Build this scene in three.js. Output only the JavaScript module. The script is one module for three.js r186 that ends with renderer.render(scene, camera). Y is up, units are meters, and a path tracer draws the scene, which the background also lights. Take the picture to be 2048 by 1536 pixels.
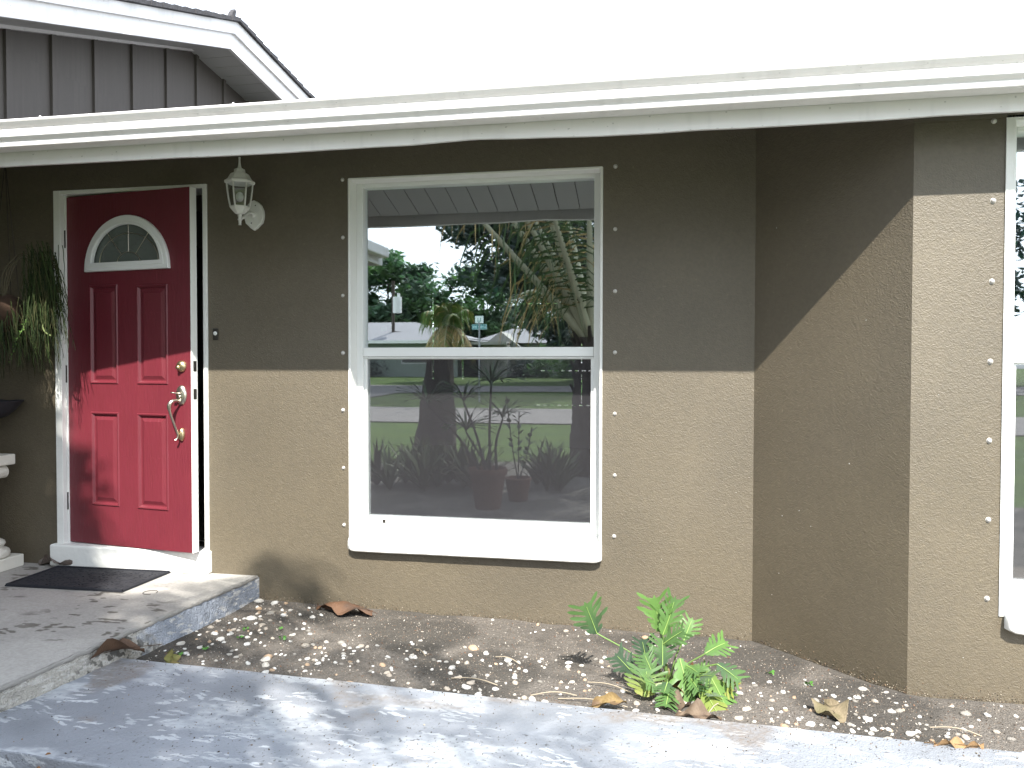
import * as THREE from 'three';
import { RoundedBoxGeometry } from 'three/addons/geometries/RoundedBoxGeometry.js';

// ---------------------------------------------------------------- camera, sky, sun, exposure
const scene = new THREE.Scene();
const camera = new THREE.PerspectiveCamera(52.43, 4 / 3, 0.05, 600);
camera.position.set(0.748, 1.309, 3.889);
camera.rotation.order = 'YXZ';
camera.rotation.set(-0.0230, 0.1905, 0.0014);
const renderer = new THREE.WebGLRenderer({ antialias: true });
renderer.setSize(1024, 768);
renderer.toneMapping = THREE.LinearToneMapping;
renderer.toneMappingExposure = 2.9;
renderer.shadowMap.enabled = true;
const SUN = new THREE.Vector3(0.30, 1.13, 1).normalize();
{
  const W = 512, H = 256, d = new Float32Array(W * H * 4);
  for (let r = 0; r < H; r++) for (let c = 0; c < W; c++) {
    const up = ((r + 0.5) / H - 0.5) * Math.PI, az = ((c + 0.5) / W - 0.5) * 2 * Math.PI;
    const x = Math.cos(az) * Math.cos(up), y = Math.sin(up), z = Math.sin(az) * Math.cos(up);
    const k = Math.pow(Math.max(0, y), 0.55), cs = x * SUN.x + y * SUN.y + z * SUN.z, glow = 0.35 * Math.pow(Math.max(0, cs), 6);
    const i = (r * W + c) * 4, hz = [0.90, 0.95, 1.0], zn = [0.60, 0.69, 0.84];
    for (let q = 0; q < 3; q++) d[i + q] = y < 0 ? 0.2 : 1.12 * (hz[q] + (zn[q] - hz[q]) * k) + glow;
    d[i + 3] = 1;
  }
  const t = new THREE.DataTexture(d, W, H, THREE.RGBAFormat, THREE.FloatType);
  t.mapping = THREE.EquirectangularReflectionMapping; t.magFilter = t.minFilter = THREE.LinearFilter; t.needsUpdate = true;
  scene.background = t; scene.environment = t;
}
const sun = new THREE.DirectionalLight(new THREE.Color(1, 0.955, 0.88), 4.0);
sun.name = 'sun'; sun.position.copy(SUN).multiplyScalar(40); sun.target.position.set(0, 0, 0);
sun.castShadow = true; sun.shadow.mapSize.set(4096, 4096);
Object.assign(sun.shadow.camera, { left: -14, right: 14, top: 14, bottom: -14, near: 1, far: 120 });
scene.add(sun, sun.target);

// ---------------------------------------------------------------- helpers
function rng(seed) { let a = seed >>> 0; return () => { a = (a + 0x6D2B79F5) >>> 0; let t = a; t = Math.imul(t ^ (t >>> 15), t | 1); t ^= t + Math.imul(t ^ (t >>> 7), t | 61); return ((t ^ (t >>> 14)) >>> 0) / 4294967296; }; }
const V = (x, y, z) => new THREE.Vector3(x, y, z), lerp = (a, b, t) => a + (b - a) * t, clamp = (x, a = 0, b = 1) => Math.min(b, Math.max(a, x));
const sstep = (a, b, x) => { const t = clamp((x - a) / (b - a)); return t * t * (3 - 2 * t); };
const used = new Map();
function numbered(name) { const n = used.get(name) ?? 0; used.set(name, n + 1); return n ? name + '_' + String(n).padStart(3, '0') : name; }
function tag(o, label, category, group, kind) { if (label) o.userData.label = label; if (category) o.userData.category = category; if (group) o.userData.group = group; if (kind) o.userData.kind = kind; return o; }
function thing(name, label, category, pos = [0, 0, 0], turn = 0, group) { const o = new THREE.Group(); o.name = numbered(name); o.position.set(...pos); o.rotation.y = turn; scene.add(o); return tag(o, label, category, group, 'thing'); }
function grp(name, parent, pos = [0, 0, 0], label) { const o = new THREE.Group(); o.name = name; o.position.set(...pos); parent.add(o); if (label) o.userData.label = label; return o; }
// joins geometries into one (position, normal, uv, colour if any has it)
function join(list) {
  list = [list].flat(3).filter(Boolean).map((g) => (g.index ? g.toNonIndexed() : g));
  const n = list.reduce((s, g) => s + g.attributes.position.count, 0), col = list.some((g) => g.attributes.color);
  const P = new Float32Array(n * 3), N = new Float32Array(n * 3), U = new Float32Array(n * 2), C = col ? new Float32Array(n * 3).fill(1) : null;
  let at = 0;
  for (const g of list) {
    if (!g.attributes.normal) g.computeVertexNormals();
    P.set(g.attributes.position.array, at * 3); N.set(g.attributes.normal.array, at * 3);
    if (g.attributes.uv) U.set(g.attributes.uv.array, at * 2);
    if (g.attributes.color) C.set(g.attributes.color.array, at * 3);
    at += g.attributes.position.count;
  }
  const o = new THREE.BufferGeometry();
  o.setAttribute('position', new THREE.BufferAttribute(P, 3)); o.setAttribute('normal', new THREE.BufferAttribute(N, 3)); o.setAttribute('uv', new THREE.BufferAttribute(U, 2));
  if (C) o.setAttribute('color', new THREE.BufferAttribute(C, 3));
  return o;
}
// uv in metres from the side each triangle faces
function metres(g, swap = false) {
  g = g.index ? g.toNonIndexed() : g;
  const p = g.attributes.position, u = new Float32Array(p.count * 2), a = V(), b = V(), c = V(), n = V();
  for (let i = 0; i < p.count; i += 3) {
    a.fromBufferAttribute(p, i); b.fromBufferAttribute(p, i + 1); c.fromBufferAttribute(p, i + 2);
    n.copy(b).sub(a).cross(c.clone().sub(a)); const X = Math.abs(n.x), Y = Math.abs(n.y), Z = Math.abs(n.z);
    [a, b, c].forEach((v, k) => { let s = Y >= X && Y >= Z ? [v.x, v.z] : X > Z ? [v.z, v.y] : [v.x, v.y]; if (swap) s = [s[1], s[0]]; u[(i + k) * 2] = s[0]; u[(i + k) * 2 + 1] = s[1]; });
  }
  g.setAttribute('uv', new THREE.BufferAttribute(u, 2));
  return g;
}
function put(name, geo, mat, parent, label) {
  const m = new THREE.Mesh(Array.isArray(geo) ? join(geo) : geo, mat);
  m.name = parent === scene ? numbered(name) : name; m.castShadow = m.receiveShadow = true; parent.add(m);
  if (label) m.userData.label = label;
  return m;
}
function box(x0, x1, y0, y1, z0, z1, r = 0) {
  const w = x1 - x0, h = y1 - y0, d = z1 - z0;
  const g = r ? new RoundedBoxGeometry(w, h, d, 2, Math.min(r, w / 2.01, h / 2.01, d / 2.01)) : new THREE.BoxGeometry(w, h, d);
  return metres(g.translate((x0 + x1) / 2, (y0 + y1) / 2, (z0 + z1) / 2));
}
function poly(pts) { const s = new THREE.Shape(); pts.forEach(([x, y], i) => (i ? s.lineTo(x, y) : s.moveTo(x, y))); s.closePath(); return s; }
function holed(outer, holes) { const s = poly(outer); for (const h of holes) { const p = new THREE.Path(); h.forEach(([x, y], i) => (i ? p.lineTo(x, y) : p.moveTo(x, y))); p.closePath(); s.holes.push(p); } return s; }
const rect = (x0, x1, y0, y1) => [[x0, y0], [x1, y0], [x1, y1], [x0, y1]];
const extrude = (shape, depth, bevel = 0, curve = 12) => new THREE.ExtrudeGeometry(shape, { depth, bevelEnabled: bevel > 0, bevelSize: bevel, bevelThickness: bevel, bevelSegments: 2, curveSegments: curve });
// a slab with that outline seen from above
const slab = (pts, y0, y1, bevel = 0) => metres(extrude(poly(pts.map(([x, z]) => [x, -z])), y1 - y0 - 2 * bevel, bevel).rotateX(-Math.PI / 2).translate(0, y0 + bevel, 0));
function tube(pts, r, sides = 6, segs, taper) {
  const c = pts.length === 2 ? new THREE.LineCurve3(pts[0], pts[1]) : new THREE.CatmullRomCurve3(pts), n = segs ?? (pts.length === 2 ? 1 : pts.length * 3);
  const g = new THREE.TubeGeometry(c, n, r, sides, false);
  if (taper) { const p = g.attributes.position; for (let i = 0; i <= n; i++) { const q = c.getPointAt(i / n), s = taper(i / n); for (let j = 0; j <= sides; j++) { const k = i * (sides + 1) + j; p.setXYZ(k, lerp(q.x, p.getX(k), s), lerp(q.y, p.getY(k), s), lerp(q.z, p.getZ(k), s)); } } g.computeVertexNormals(); }
  return g;
}
const lathe = (pts, n = 20) => new THREE.LatheGeometry(pts.map(([r, y]) => new THREE.Vector2(r, y)), n);
// profile in (z, y) swept along x
function sweep(profile, x0, x1, closed = true) {
  const pos = [], uv = []; let s = 0; const n = profile.length;
  for (let i = 0; i < (closed ? n : n - 1); i++) {
    const [z0, y0] = profile[i], [z1, y1] = profile[(i + 1) % n], l = Math.hypot(z1 - z0, y1 - y0);
    pos.push(x0, y0, z0, x1, y0, z0, x1, y1, z1, x0, y0, z0, x1, y1, z1, x0, y1, z1); uv.push(x0, s, x1, s, x1, s + l, x0, s, x1, s + l, x0, s + l); s += l;
  }
  const g = new THREE.BufferGeometry(); g.setAttribute('position', new THREE.Float32BufferAttribute(pos, 3)); g.setAttribute('uv', new THREE.Float32BufferAttribute(uv, 2)); g.computeVertexNormals(); return g;
}
// one strip of quads from two edges
function strip(A, B, flip) {
  const pos = [], uv = [], ix = [], n = A.length;
  for (let i = 0; i < n; i++) { pos.push(A[i].x, A[i].y, A[i].z, B[i].x, B[i].y, B[i].z); uv.push(0, i / (n - 1), 1, i / (n - 1)); if (i) { const k = i * 2; ix.push(k - 2, k - 1, k, k, k - 1, k + 1); } }
  const g = new THREE.BufferGeometry(); g.setAttribute('position', new THREE.Float32BufferAttribute(pos, 3)); g.setAttribute('uv', new THREE.Float32BufferAttribute(uv, 2)); g.setIndex(ix); g.computeVertexNormals(); return g;
}
function tint(g, r, gg, b) { const n = g.attributes.position.count, c = new Float32Array(n * 3); for (let i = 0; i < n; i++) { c[i * 3] = r; c[i * 3 + 1] = gg; c[i * 3 + 2] = b; } g.setAttribute('color', new THREE.BufferAttribute(c, 3)); return g; }

// ---------------------------------------------------------------- noise and textures
function noise2(seed) {
  const r = rng(seed), T = new Float32Array(65536); for (let i = 0; i < 65536; i++) T[i] = r();
  return (x, y, per) => { const ix = Math.floor(x), iy = Math.floor(y), fx = x - ix, fy = y - iy, u = fx * fx * (3 - 2 * fx), v = fy * fy * (3 - 2 * fy), m = (a) => ((a % per) + per) % per, g = (a, b) => T[((m(b) * 379 + m(a) * 53) ^ (m(a) << 7)) & 65535]; return lerp(lerp(g(ix, iy), g(ix + 1, iy), u), lerp(g(ix, iy + 1), g(ix + 1, iy + 1), u), v); };
}
const NA = noise2(11), NB = noise2(29), NC = noise2(47);
const fbm = (N, x, y, per, oct) => { let s = 0, a = 0.5, t = 0; for (let o = 0; o < oct; o++) { s += a * N(x, y, per); t += a; x *= 2; y *= 2; per *= 2; a *= 0.5; } return s / t; };
function texture(W, H, size, fn, srgb, ch = 4) {
  const d = new Uint8Array(W * H * 4), o = [0, 0, 0];
  for (let y = 0; y < H; y++) for (let x = 0; x < W; x++) { fn(x / W, y / H, o); const i = (y * W + x) * 4; for (let c = 0; c < 3; c++) { let v = clamp(o[c]); if (srgb) v = v <= 0.0031308 ? v * 12.92 : 1.055 * Math.pow(v, 1 / 2.4) - 0.055; d[i + c] = Math.round(v * 255); } d[i + 3] = 255; }
  const t = new THREE.DataTexture(d, W, H, THREE.RGBAFormat); t.wrapS = t.wrapT = THREE.RepeatWrapping; t.magFilter = t.minFilter = THREE.LinearFilter; t.generateMipmaps = false;
  if (srgb) t.colorSpace = THREE.SRGBColorSpace; t.repeat.set(1 / size[0], 1 / size[1]); t.needsUpdate = true; return t;
}
const gray = (f) => (u, v, o) => { o[0] = o[1] = o[2] = f(u, v); };
const mat = (o) => new THREE.MeshStandardMaterial(o), lin = (r, g, b) => new THREE.Color().setRGB(r, g, b);
// orange-peel stucco, 1.44 m to the tile, blobs of about 8 mm
const stuccoBump = texture(1024, 1024, [0.62, 0.62], gray((u, v) => { const w = fbm(NC, u * 24, v * 24, 24, 2) * 0.02; const a = NA((u + w) * 176, v * 150, 176), b = NB(u * 260, (v + w) * 240, 260), c = NC(u * 90, v * 90, 90); return 0.6 * Math.pow(Math.abs(a * 0.65 + b * 0.35 - 0.12), 1.4) + 0.25 * c + 0.15 * b; }));
const stuccoColour = texture(512, 512, [2.6, 2.6], (u, v, o) => { const k = 0.8 + 0.4 * fbm(NA, u * 6, v * 6, 6, 6), g = (0.9 + 0.2 * NB(u * 250, v * 250, 250)) * (NC(u * 230, v * 230, 230) > 0.972 ? 1.5 : 1), w = fbm(NC, u * 4, v * 4, 4, 3); o[0] = 0.0925 * k * g; o[1] = lerp(0.073, 0.0755, w) * k * g; o[2] = lerp(0.042, 0.05, w) * k * g; }, true);
const wallM = new THREE.MeshPhysicalMaterial({ name: 'brown stucco paint', map: stuccoColour, bumpMap: stuccoBump, bumpScale: 0.0021, roughness: 0.6, ior: 1.72 });
const whiteBump = texture(256, 256, [0.5, 0.5], gray((u, v) => fbm(NA, u * 16, v * 16, 16, 4)));
const whiteM = mat({ name: 'white masonry paint', color: lin(0.78, 0.78, 0.75), bumpMap: whiteBump, bumpScale: 0.003, roughness: 0.6 });
const aluM = mat({ name: 'white enamelled aluminium', color: lin(0.78, 0.79, 0.78), roughness: 0.32 });
const trimMap = texture(512, 256, [2.2, 0.6], (u, v, o) => { const k = 0.93 + 0.1 * fbm(NB, u * 12, v * 6, 12, 4) - 0.06 * sstep(0.55, 0.8, fbm(NC, u * 60, v * 3, 60, 3)), s = NA(u * 200, v * 60, 200) > 0.965 ? 0.6 : 1; o[0] = 0.77 * k * s; o[1] = 0.75 * k * s; o[2] = 0.735 * k * s; }, true);
const trimM = mat({ name: 'white fascia paint', map: trimMap, roughness: 0.38 });
const sidingMap = texture(256, 512, [0.8, 1.6], (u, v, o) => { const k = 0.9 + 0.2 * fbm(NA, u * 60, v * 4, 60, 3) * (0.8 + 0.4 * NB(u * 90, v * 90, 90)); o[0] = 0.098 * k; o[1] = 0.086 * k; o[2] = 0.077 * k; }, true);
const sidingM = mat({ name: 'brown painted siding', map: sidingMap, roughness: 0.7 });
const soffitM = mat({ name: 'white vinyl soffit', color: lin(0.5, 0.5, 0.475), roughness: 0.5 });
const shingleMap = texture(256, 256, [1, 1], (u, v, o) => { const k = 0.6 + 0.8 * NA(u * 128, v * 128, 128) * (0.6 + 0.6 * fbm(NB, u * 8, v * 8, 8, 3)); o[0] = 0.06 * k; o[1] = 0.058 * k; o[2] = 0.062 * k; }, true);
const shingleM = mat({ name: 'asphalt shingle', map: shingleMap, roughness: 0.95 });
const redMap = texture(256, 512, [0.5, 1], (u, v, o) => { const k = 0.93 + 0.14 * fbm(NB, u * 10, v * 10, 10, 4); o[0] = 0.135 * k; o[1] = 0.0185 * k; o[2] = 0.028 * k; }, true);
const redBump = texture(512, 512, [0.4, 0.8], gray((u, v) => fbm(NA, u * 64 + 2 * NC(u * 4, v * 8, 8), v * 12, 64, 3)));
const redM = mat({ name: 'red door enamel', map: redMap, bumpMap: redBump, bumpScale: 0.0012, roughness: 0.42 });
const nickelM = mat({ name: 'satin nickel', color: lin(0.62, 0.57, 0.48), metalness: 1, roughness: 0.3 });
const brassM = mat({ name: 'worn brass', color: lin(0.58, 0.47, 0.28), metalness: 1, roughness: 0.34 });
const darkM = mat({ name: 'dark metal', color: lin(0.05, 0.045, 0.04), metalness: 0.7, roughness: 0.5 });
const roomM = mat({ name: 'dim room paint', color: lin(0.22, 0.2, 0.18), roughness: 0.9 });
const glassM = mat({ name: 'mirror-film window glass', color: lin(0.9, 0.97, 0.99), metalness: 1, roughness: 0.01, transparent: true, opacity: 0.48, side: THREE.DoubleSide });
const clearM = new THREE.MeshPhysicalMaterial({ name: 'clear lamp glass', color: lin(0.9, 0.93, 0.93), roughness: 0.05, transmission: 1, thickness: 0, ior: 1.5, side: THREE.DoubleSide });
const frostM = new THREE.MeshPhysicalMaterial({ name: 'textured door glass', color: lin(0.12, 0.14, 0.13), roughness: 0.22, bumpMap: whiteBump, bumpScale: 0.004, ior: 1.55 });
const screenM = mat({ name: 'insect screen', color: lin(0.062, 0.06, 0.068), roughness: 0.9, transparent: true, opacity: 0.28, side: THREE.DoubleSide });
// painted concrete of the path, 2.4 m to the tile
const streaks = (() => { const N = 1024, g = new Float32Array(N * N), r = rng(5); for (let i = 0; i < 420; i++) { const cx = r() * N, cy = r() * N, m = 2 + Math.floor(r() * 7), a = -0.35 + r() * 0.5, sp = 6 + r() * 16, w0 = 0.35 + r() * 0.65; for (let k = 0; k < m; k++) { let x = cx + (r() - 0.5) * 2.6 * sp, y = cy + (r() - 0.5) * 1.6 * sp, len = 6 + r() * 26, th = 0.8 + r() * 2.2, b = a + (r() - 0.5) * 0.5; for (let s = -len / 2; s < len / 2; s += 0.7) { const px = x + Math.cos(b) * s, py = y + Math.sin(b) * s + 1.6 * Math.sin(s * 0.25), hw = th * Math.sqrt(1 - (2 * s / len) ** 2) + 0.3; for (let q = -Math.ceil(hw); q <= hw; q++) { const ix = ((Math.round(px) % N) + N) % N, iy = ((Math.round(py + q) % N) + N) % N; g[iy * N + ix] = Math.max(g[iy * N + ix], w0 * clamp(hw - Math.abs(q) + 0.4)); } } } } return (u, v) => g[Math.floor(v * N) * N + Math.floor(u * N)]; })();
const pathMap = texture(1024, 1024, [2.4, 2.4], (u, v, o) => {
  const big = fbm(NA, u * 7, v * 9, 9, 6), worn = sstep(0.55, 0.68, fbm(NB, u * 9, v * 16, 9, 5)), dirt = sstep(0.6, 0.72, fbm(NC, u * 7, v * 11, 7, 5)) * (0.4 + 0.6 * NA(u * 260, v * 260, 260)), spk = NB(u * 300, v * 300, 300) > 0.9 && fbm(NC, u * 8, v * 8, 8, 3) > 0.5 ? 1 : 0, st = Math.max(streaks(u, v), worn * (0.25 + 0.5 * NC(u * 120, v * 200, 120)));
  const base = [0.225, 0.24, 0.265], k = 0.68 + 0.64 * big;
  for (let c = 0; c < 3; c++) { let x = lerp(base[c] * k, [0.47, 0.49, 0.51][c], st); x = lerp(x, [0.17, 0.14, 0.115][c], dirt * 0.8); o[c] = lerp(x, 0.07, spk * 0.75); }
}, true);
const fineBump = texture(512, 512, [0.6, 0.6], gray((u, v) => 0.6 * fbm(NA, u * 24, v * 24, 24, 5) + 0.4 * NB(u * 150, v * 150, 150)));
const pathM = mat({ name: 'blue-grey painted concrete', map: pathMap, bumpMap: fineBump, bumpScale: 0.004, roughness: 0.62 });
const porchMap = texture(1024, 1024, [2.6, 2.6], (u, v, o) => {
  const k = 0.86 + 0.28 * fbm(NA, u * 6, v * 9, 6, 6), g = 0.9 + 0.2 * NB(u * 300, v * 300, 300), m = sstep(0.5, 0.64, fbm(NC, u * 5 + 0.3, v * 6, 5, 4)), dash = sstep(0.63, 0.7, fbm(NB, u * 40, v * 84, 40, 3)) * m, gr = sstep(0.6, 0.8, fbm(NA, u * 40, v * 60, 40, 3)) * 0.4;
  for (let c = 0; c < 3; c++) o[c] = lerp(lerp([0.36, 0.345, 0.32][c] * k * g, [0.2, 0.19, 0.175][c], 0.3 * gr + 0.18 * m), [0.085, 0.075, 0.06][c], dash * 0.85);
}, true);
const porchM = mat({ name: 'bare weathered concrete', map: porchMap, bumpMap: fineBump, bumpScale: 0.005, roughness: 0.85 });
const faceMap = texture(1024, 256, [2, 0.5], (u, v, o) => {
  const n = fbm(NA, u * 60 - v * 9, v * 44, 999, 6), peel = sstep(0.54, 0.6, n) * sstep(0.4, 0.55, fbm(NB, u * 12, v * 4, 12, 3)), bare = sstep(0.42, 0.46, u + 0.16 * (fbm(NB, u * 18, v * 6, 18, 4) - 0.5)), mold = sstep(0.54, 0.6, fbm(NC, u * 90, v * 26, 90, 5)) * sstep(0.35, 0.6, fbm(NA, u * 10, v * 3, 10, 3)) * (0.15 + 0.85 * bare), k = 0.85 + 0.3 * NB(u * 400, v * 100, 400);
  for (let c = 0; c < 3; c++) o[c] = lerp(lerp(lerp([0.25, 0.275, 0.32][c] * k, [0.33, 0.315, 0.28][c] * k, bare), [0.52, 0.51, 0.49][c], peel * 0.75 * (1 - 0.5 * bare)), [0.05, 0.048, 0.042][c], mold * 0.85);
}, true);
const faceM = mat({ name: 'peeling step paint', map: faceMap, bumpMap: fineBump, bumpScale: 0.012, roughness: 0.85 });
const soilMap = texture(1024, 1024, [1.5, 1.5], (u, v, o) => { const a = fbm(NA, u * 9, v * 9, 9, 6), g = NB(u * 330, v * 330, 330), h = NC(u * 500, v * 500, 500), m = sstep(0.42, 0.62, fbm(NC, u * 4, v * 4, 4, 4)); const k = (0.72 + 0.5 * a) * (0.62 + 0.55 * g + 0.3 * (h > 0.9 ? 1.6 : h * 0.3)); o[0] = lerp(0.066, 0.13, m) * k; o[1] = lerp(0.059, 0.115, m) * k; o[2] = lerp(0.05, 0.099, m) * k; }, true);
const soilM = mat({ name: 'sandy soil', map: soilMap, bumpMap: fineBump, bumpScale: 0.012, roughness: 0.97 });
const grassMap = texture(512, 512, [3, 3], (u, v, o) => { const k = 0.55 + 0.6 * fbm(NA, u * 6, v * 6, 6, 5) + 0.35 * NB(u * 220, v * 160, 220), y = fbm(NC, u * 4, v * 4, 4, 4); o[0] = lerp(0.048, 0.088, y) * k; o[1] = lerp(0.112, 0.135, y) * k; o[2] = 0.012 * k; }, true);
const grassM = mat({ name: 'lawn grass', map: grassMap, bumpMap: fineBump, bumpScale: 0.03, roughness: 0.95 });
const roadMap = texture(256, 256, [4, 4], (u, v, o) => { const k = 0.85 + 0.3 * fbm(NA, u * 6, v * 6, 6, 5); o[0] = 0.19 * k; o[1] = 0.172 * k; o[2] = 0.163 * k; }, true);
const roadM = mat({ name: 'pale worn road', map: roadMap, roughness: 0.9 });
const barkMap = texture(256, 512, [0.5, 1], (u, v, o) => { const k = 0.45 + 0.9 * fbm(NA, u * 16, v * 40, 16, 4); o[0] = 0.075 * k; o[1] = 0.058 * k; o[2] = 0.046 * k; }, true);
const barkM = mat({ name: 'palm bark', map: barkMap, bumpMap: fineBump, bumpScale: 0.02, roughness: 0.95 });
const leafM = (r, g, b, o = {}) => new THREE.MeshPhysicalMaterial({ color: lin(r, g, b), roughness: 0.5, side: THREE.DoubleSide, vertexColors: true, transmission: 0.22, thickness: 0, ...o });
const plainLeafM = (r, g, b) => mat({ color: lin(r, g, b), roughness: 0.6, side: THREE.DoubleSide, vertexColors: true });

// ---------------------------------------------------------------- ground
const ground = (x, z) => 0.65 * sstep(7, 46, z) - 0.02;
{
  const xs = [], zs = []; for (let i = 0; i <= 60; i++) xs.push(-150 + 5 * i); for (let i = 0; i <= 90; i++) zs.push(i < 50 ? -20 + i * 1.4 : 50 + (i - 50) * 6);
  const pos = [], ix = [];
  zs.forEach((z) => xs.forEach((x) => pos.push(x, ground(x, z) - 0.06, z)));
  for (let j = 0; j < zs.length - 1; j++) for (let i = 0; i < xs.length - 1; i++) { const a = j * xs.length + i; ix.push(a, a + xs.length, a + 1, a + 1, a + xs.length, a + xs.length + 1); }
  const g = new THREE.BufferGeometry(); g.setAttribute('position', new THREE.Float32BufferAttribute(pos, 3)); g.setIndex(ix); g.computeVertexNormals();
  tag(put('lawn', metres(g), grassM, scene), 'wide green lawn reaching from the front garden to the houses across the street', 'lawn', null, 'structure').receiveShadow = true;
  const ribbon = (pts, lift) => { // pts: [x, zNear, zFar]
    const P = [], I = []; const m = 6;
    pts.forEach(([x, a, b]) => { for (let k = 0; k <= m; k++) { const z = lerp(a, b, k / m); P.push(x, ground(x, z) + lift, z); } });
    for (let i = 0; i < pts.length - 1; i++) for (let k = 0; k < m; k++) { const a = i * (m + 1) + k; I.push(a, a + 1, a + m + 1, a + m + 1, a + 1, a + m + 2); }
    const q = new THREE.BufferGeometry(); q.setAttribute('position', new THREE.Float32BufferAttribute(P, 3)); q.setIndex(I); q.computeVertexNormals(); return metres(q);
  };
  tag(put('street', [ribbon([[-90, 12.6, 31.5], [-40, 12.6, 31.5], [-12, 12.8, 31.5], [-9.6, 13, 31.4]], -0.035), ribbon([[-9.6, 13, 18.4], [-6.5, 13.4, 18.2], [0, 13.6, 18.2], [40, 13.6, 18.2], [90, 13.6, 18.2]], -0.035), ribbon([[-9.6, 25.4, 31.4], [-6, 26.6, 31.2], [0, 27.2, 32.5], [40, 29, 36], [90, 32, 40]], -0.035)], roadM, scene), 'pale concrete street that forks round a grass strip beyond the lawn', 'street', null, 'structure');
  // bare shaded soil under the palm
  const ring = []; for (let i = 0; i < 40; i++) { const t = i / 40 * 2 * Math.PI; ring.push([-0.3 + 5.2 * Math.cos(t) * (1 + 0.05 * Math.sin(5 * t)), 3.9 + 2.6 * Math.sin(t) * (1 + 0.07 * Math.cos(4 * t))]); }
  tag(put('mulch', slab(ring, -0.12, -0.03), soilM, scene), 'bare brown mulch under the big palm in the front garden', 'mulch bed', null, 'structure');
}
const bedY = (x, z) => lerp(0.03 - 0.019 * (x + 1.42), 0.056, clamp(z / 1.1)) + 0.009 * (fbm(NA, x * 5 + 20, z * 5 + 20, 999, 4) - 0.5) * 2 + 0.006 * Math.exp(-((z - 0.06) ** 2) / 0.006);
const bed = grp(numbered('planting_bed'), scene); tag(bed, null, null, null, 'structure');
{
  const nx = 300, nz = 72, pos = [], ix = [];
  for (let j = 0; j <= nz; j++) for (let i = 0; i <= nx; i++) { const x = -1.6 + 5.6 * i / nx, z = -0.05 + 1.5 * j / nz; pos.push(x, bedY(x, z) + 0.003 * (NB(x * 90, z * 90, 9999) - 0.5), z); }
  for (let j = 0; j < nz; j++) for (let i = 0; i < nx; i++) { const a = j * (nx + 1) + i; ix.push(a, a + nx + 1, a + 1, a + 1, a + nx + 1, a + nx + 2); }
  const g = new THREE.BufferGeometry(); g.setAttribute('position', new THREE.Float32BufferAttribute(pos, 3)); g.setIndex(ix); g.computeVertexNormals();
  const p = g.attributes.position, u = new Float32Array(p.count * 2); for (let i = 0; i < p.count; i++) { u[2 * i] = p.getX(i); u[2 * i + 1] = p.getZ(i); } g.setAttribute('uv', new THREE.BufferAttribute(u, 2));
  put('soil', g, soilM, bed, 'bare sandy soil strip along the foot of the house wall');
}
const edgeX = (z) => -1.418 - 0.094 * z, pathFar = (x) => 1.078 + 0.047 * x, pathNear = (x) => 1.873 + 0.077 * x;
{
  const far = [], near = [], r = rng(3);
  for (let i = 0; i <= 60; i++) { const x = lerp(-1.52, 6, i / 60); far.push([x, pathFar(x) + 0.006 * (r() - 0.5)]); const xn = lerp(-1.6, 6, i / 60); near.push([xn, pathNear(xn) + 0.014 * (r() - 0.5)]); }
  tag(put('path', slab([...far, ...near.reverse()], -0.08, 0.08, 0.006), pathM, scene), 'blue-grey painted concrete path in front of the planting bed', 'path', null, 'structure');
  const porch = grp(numbered('porch_step'), scene); tag(porch, 'raised concrete porch slab before the red door with a peeling painted edge', 'porch step', null, 'structure');
  const ed = []; for (let i = 0; i <= 40; i++) { const z = lerp(0.004, 1.74, i / 40); ed.push([edgeX(z) + 0.006 * (r() - 0.5), z]); }
  put('slab', slab([[-8, 0.004], ...ed, [-8, 1.74]], -0.1, 0.165, 0.008), porchM, porch);
  // painted riser on the side of the step, rough and a little battered
  const pos = [], uv = [], ix = [], n = 90, m = 12;
  for (let i = 0; i <= n; i++) for (let k = 0; k <= m; k++) { const z = lerp(-0.004, 1.74, i / n), y = lerp(0.0, 0.157, k / m); pos.push(edgeX(z) + 0.012 + 0.045 * (1 - k / m) * sstep(0.1, 0.6, z) * sstep(1.7, 1.2, z) + 0.012 * (fbm(NB, z * 14, y * 14, 999, 4) - 0.5), y, z); uv.push(z, y); if (i && k) { const a = i * (m + 1) + k; ix.push(a - m - 2, a - 1, a, a - m - 2, a, a - m - 1); } }
  const g = new THREE.BufferGeometry(); g.setAttribute('position', new THREE.Float32BufferAttribute(pos, 3)); g.setAttribute('uv', new THREE.Float32BufferAttribute(uv, 2)); g.setIndex(ix); g.computeVertexNormals();
  put('riser', g, faceM, porch, 'peeling blue-grey painted side of the step');
  const lip = []; for (let i = 0; i <= 80; i++) { const z = lerp(0.01, 1.74, i / 80); lip.push(V(edgeX(z) + 0.006 + 0.006 * (r() - 0.5), 0.158 + 0.005 * (r() - 0.5), z)); }
  put('nosing', tube(lip, 0.011, 7, 160), porchM, porch, 'rounded chipped edge of the porch slab');
  put('vent_ring', new THREE.TorusGeometry(0.034, 0.0016, 6, 40, 5.4).rotateX(-Math.PI / 2).translate(-1.78, 0.1665, 0.4), soilM, porch, 'faint round mark on the slab');
}

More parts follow.
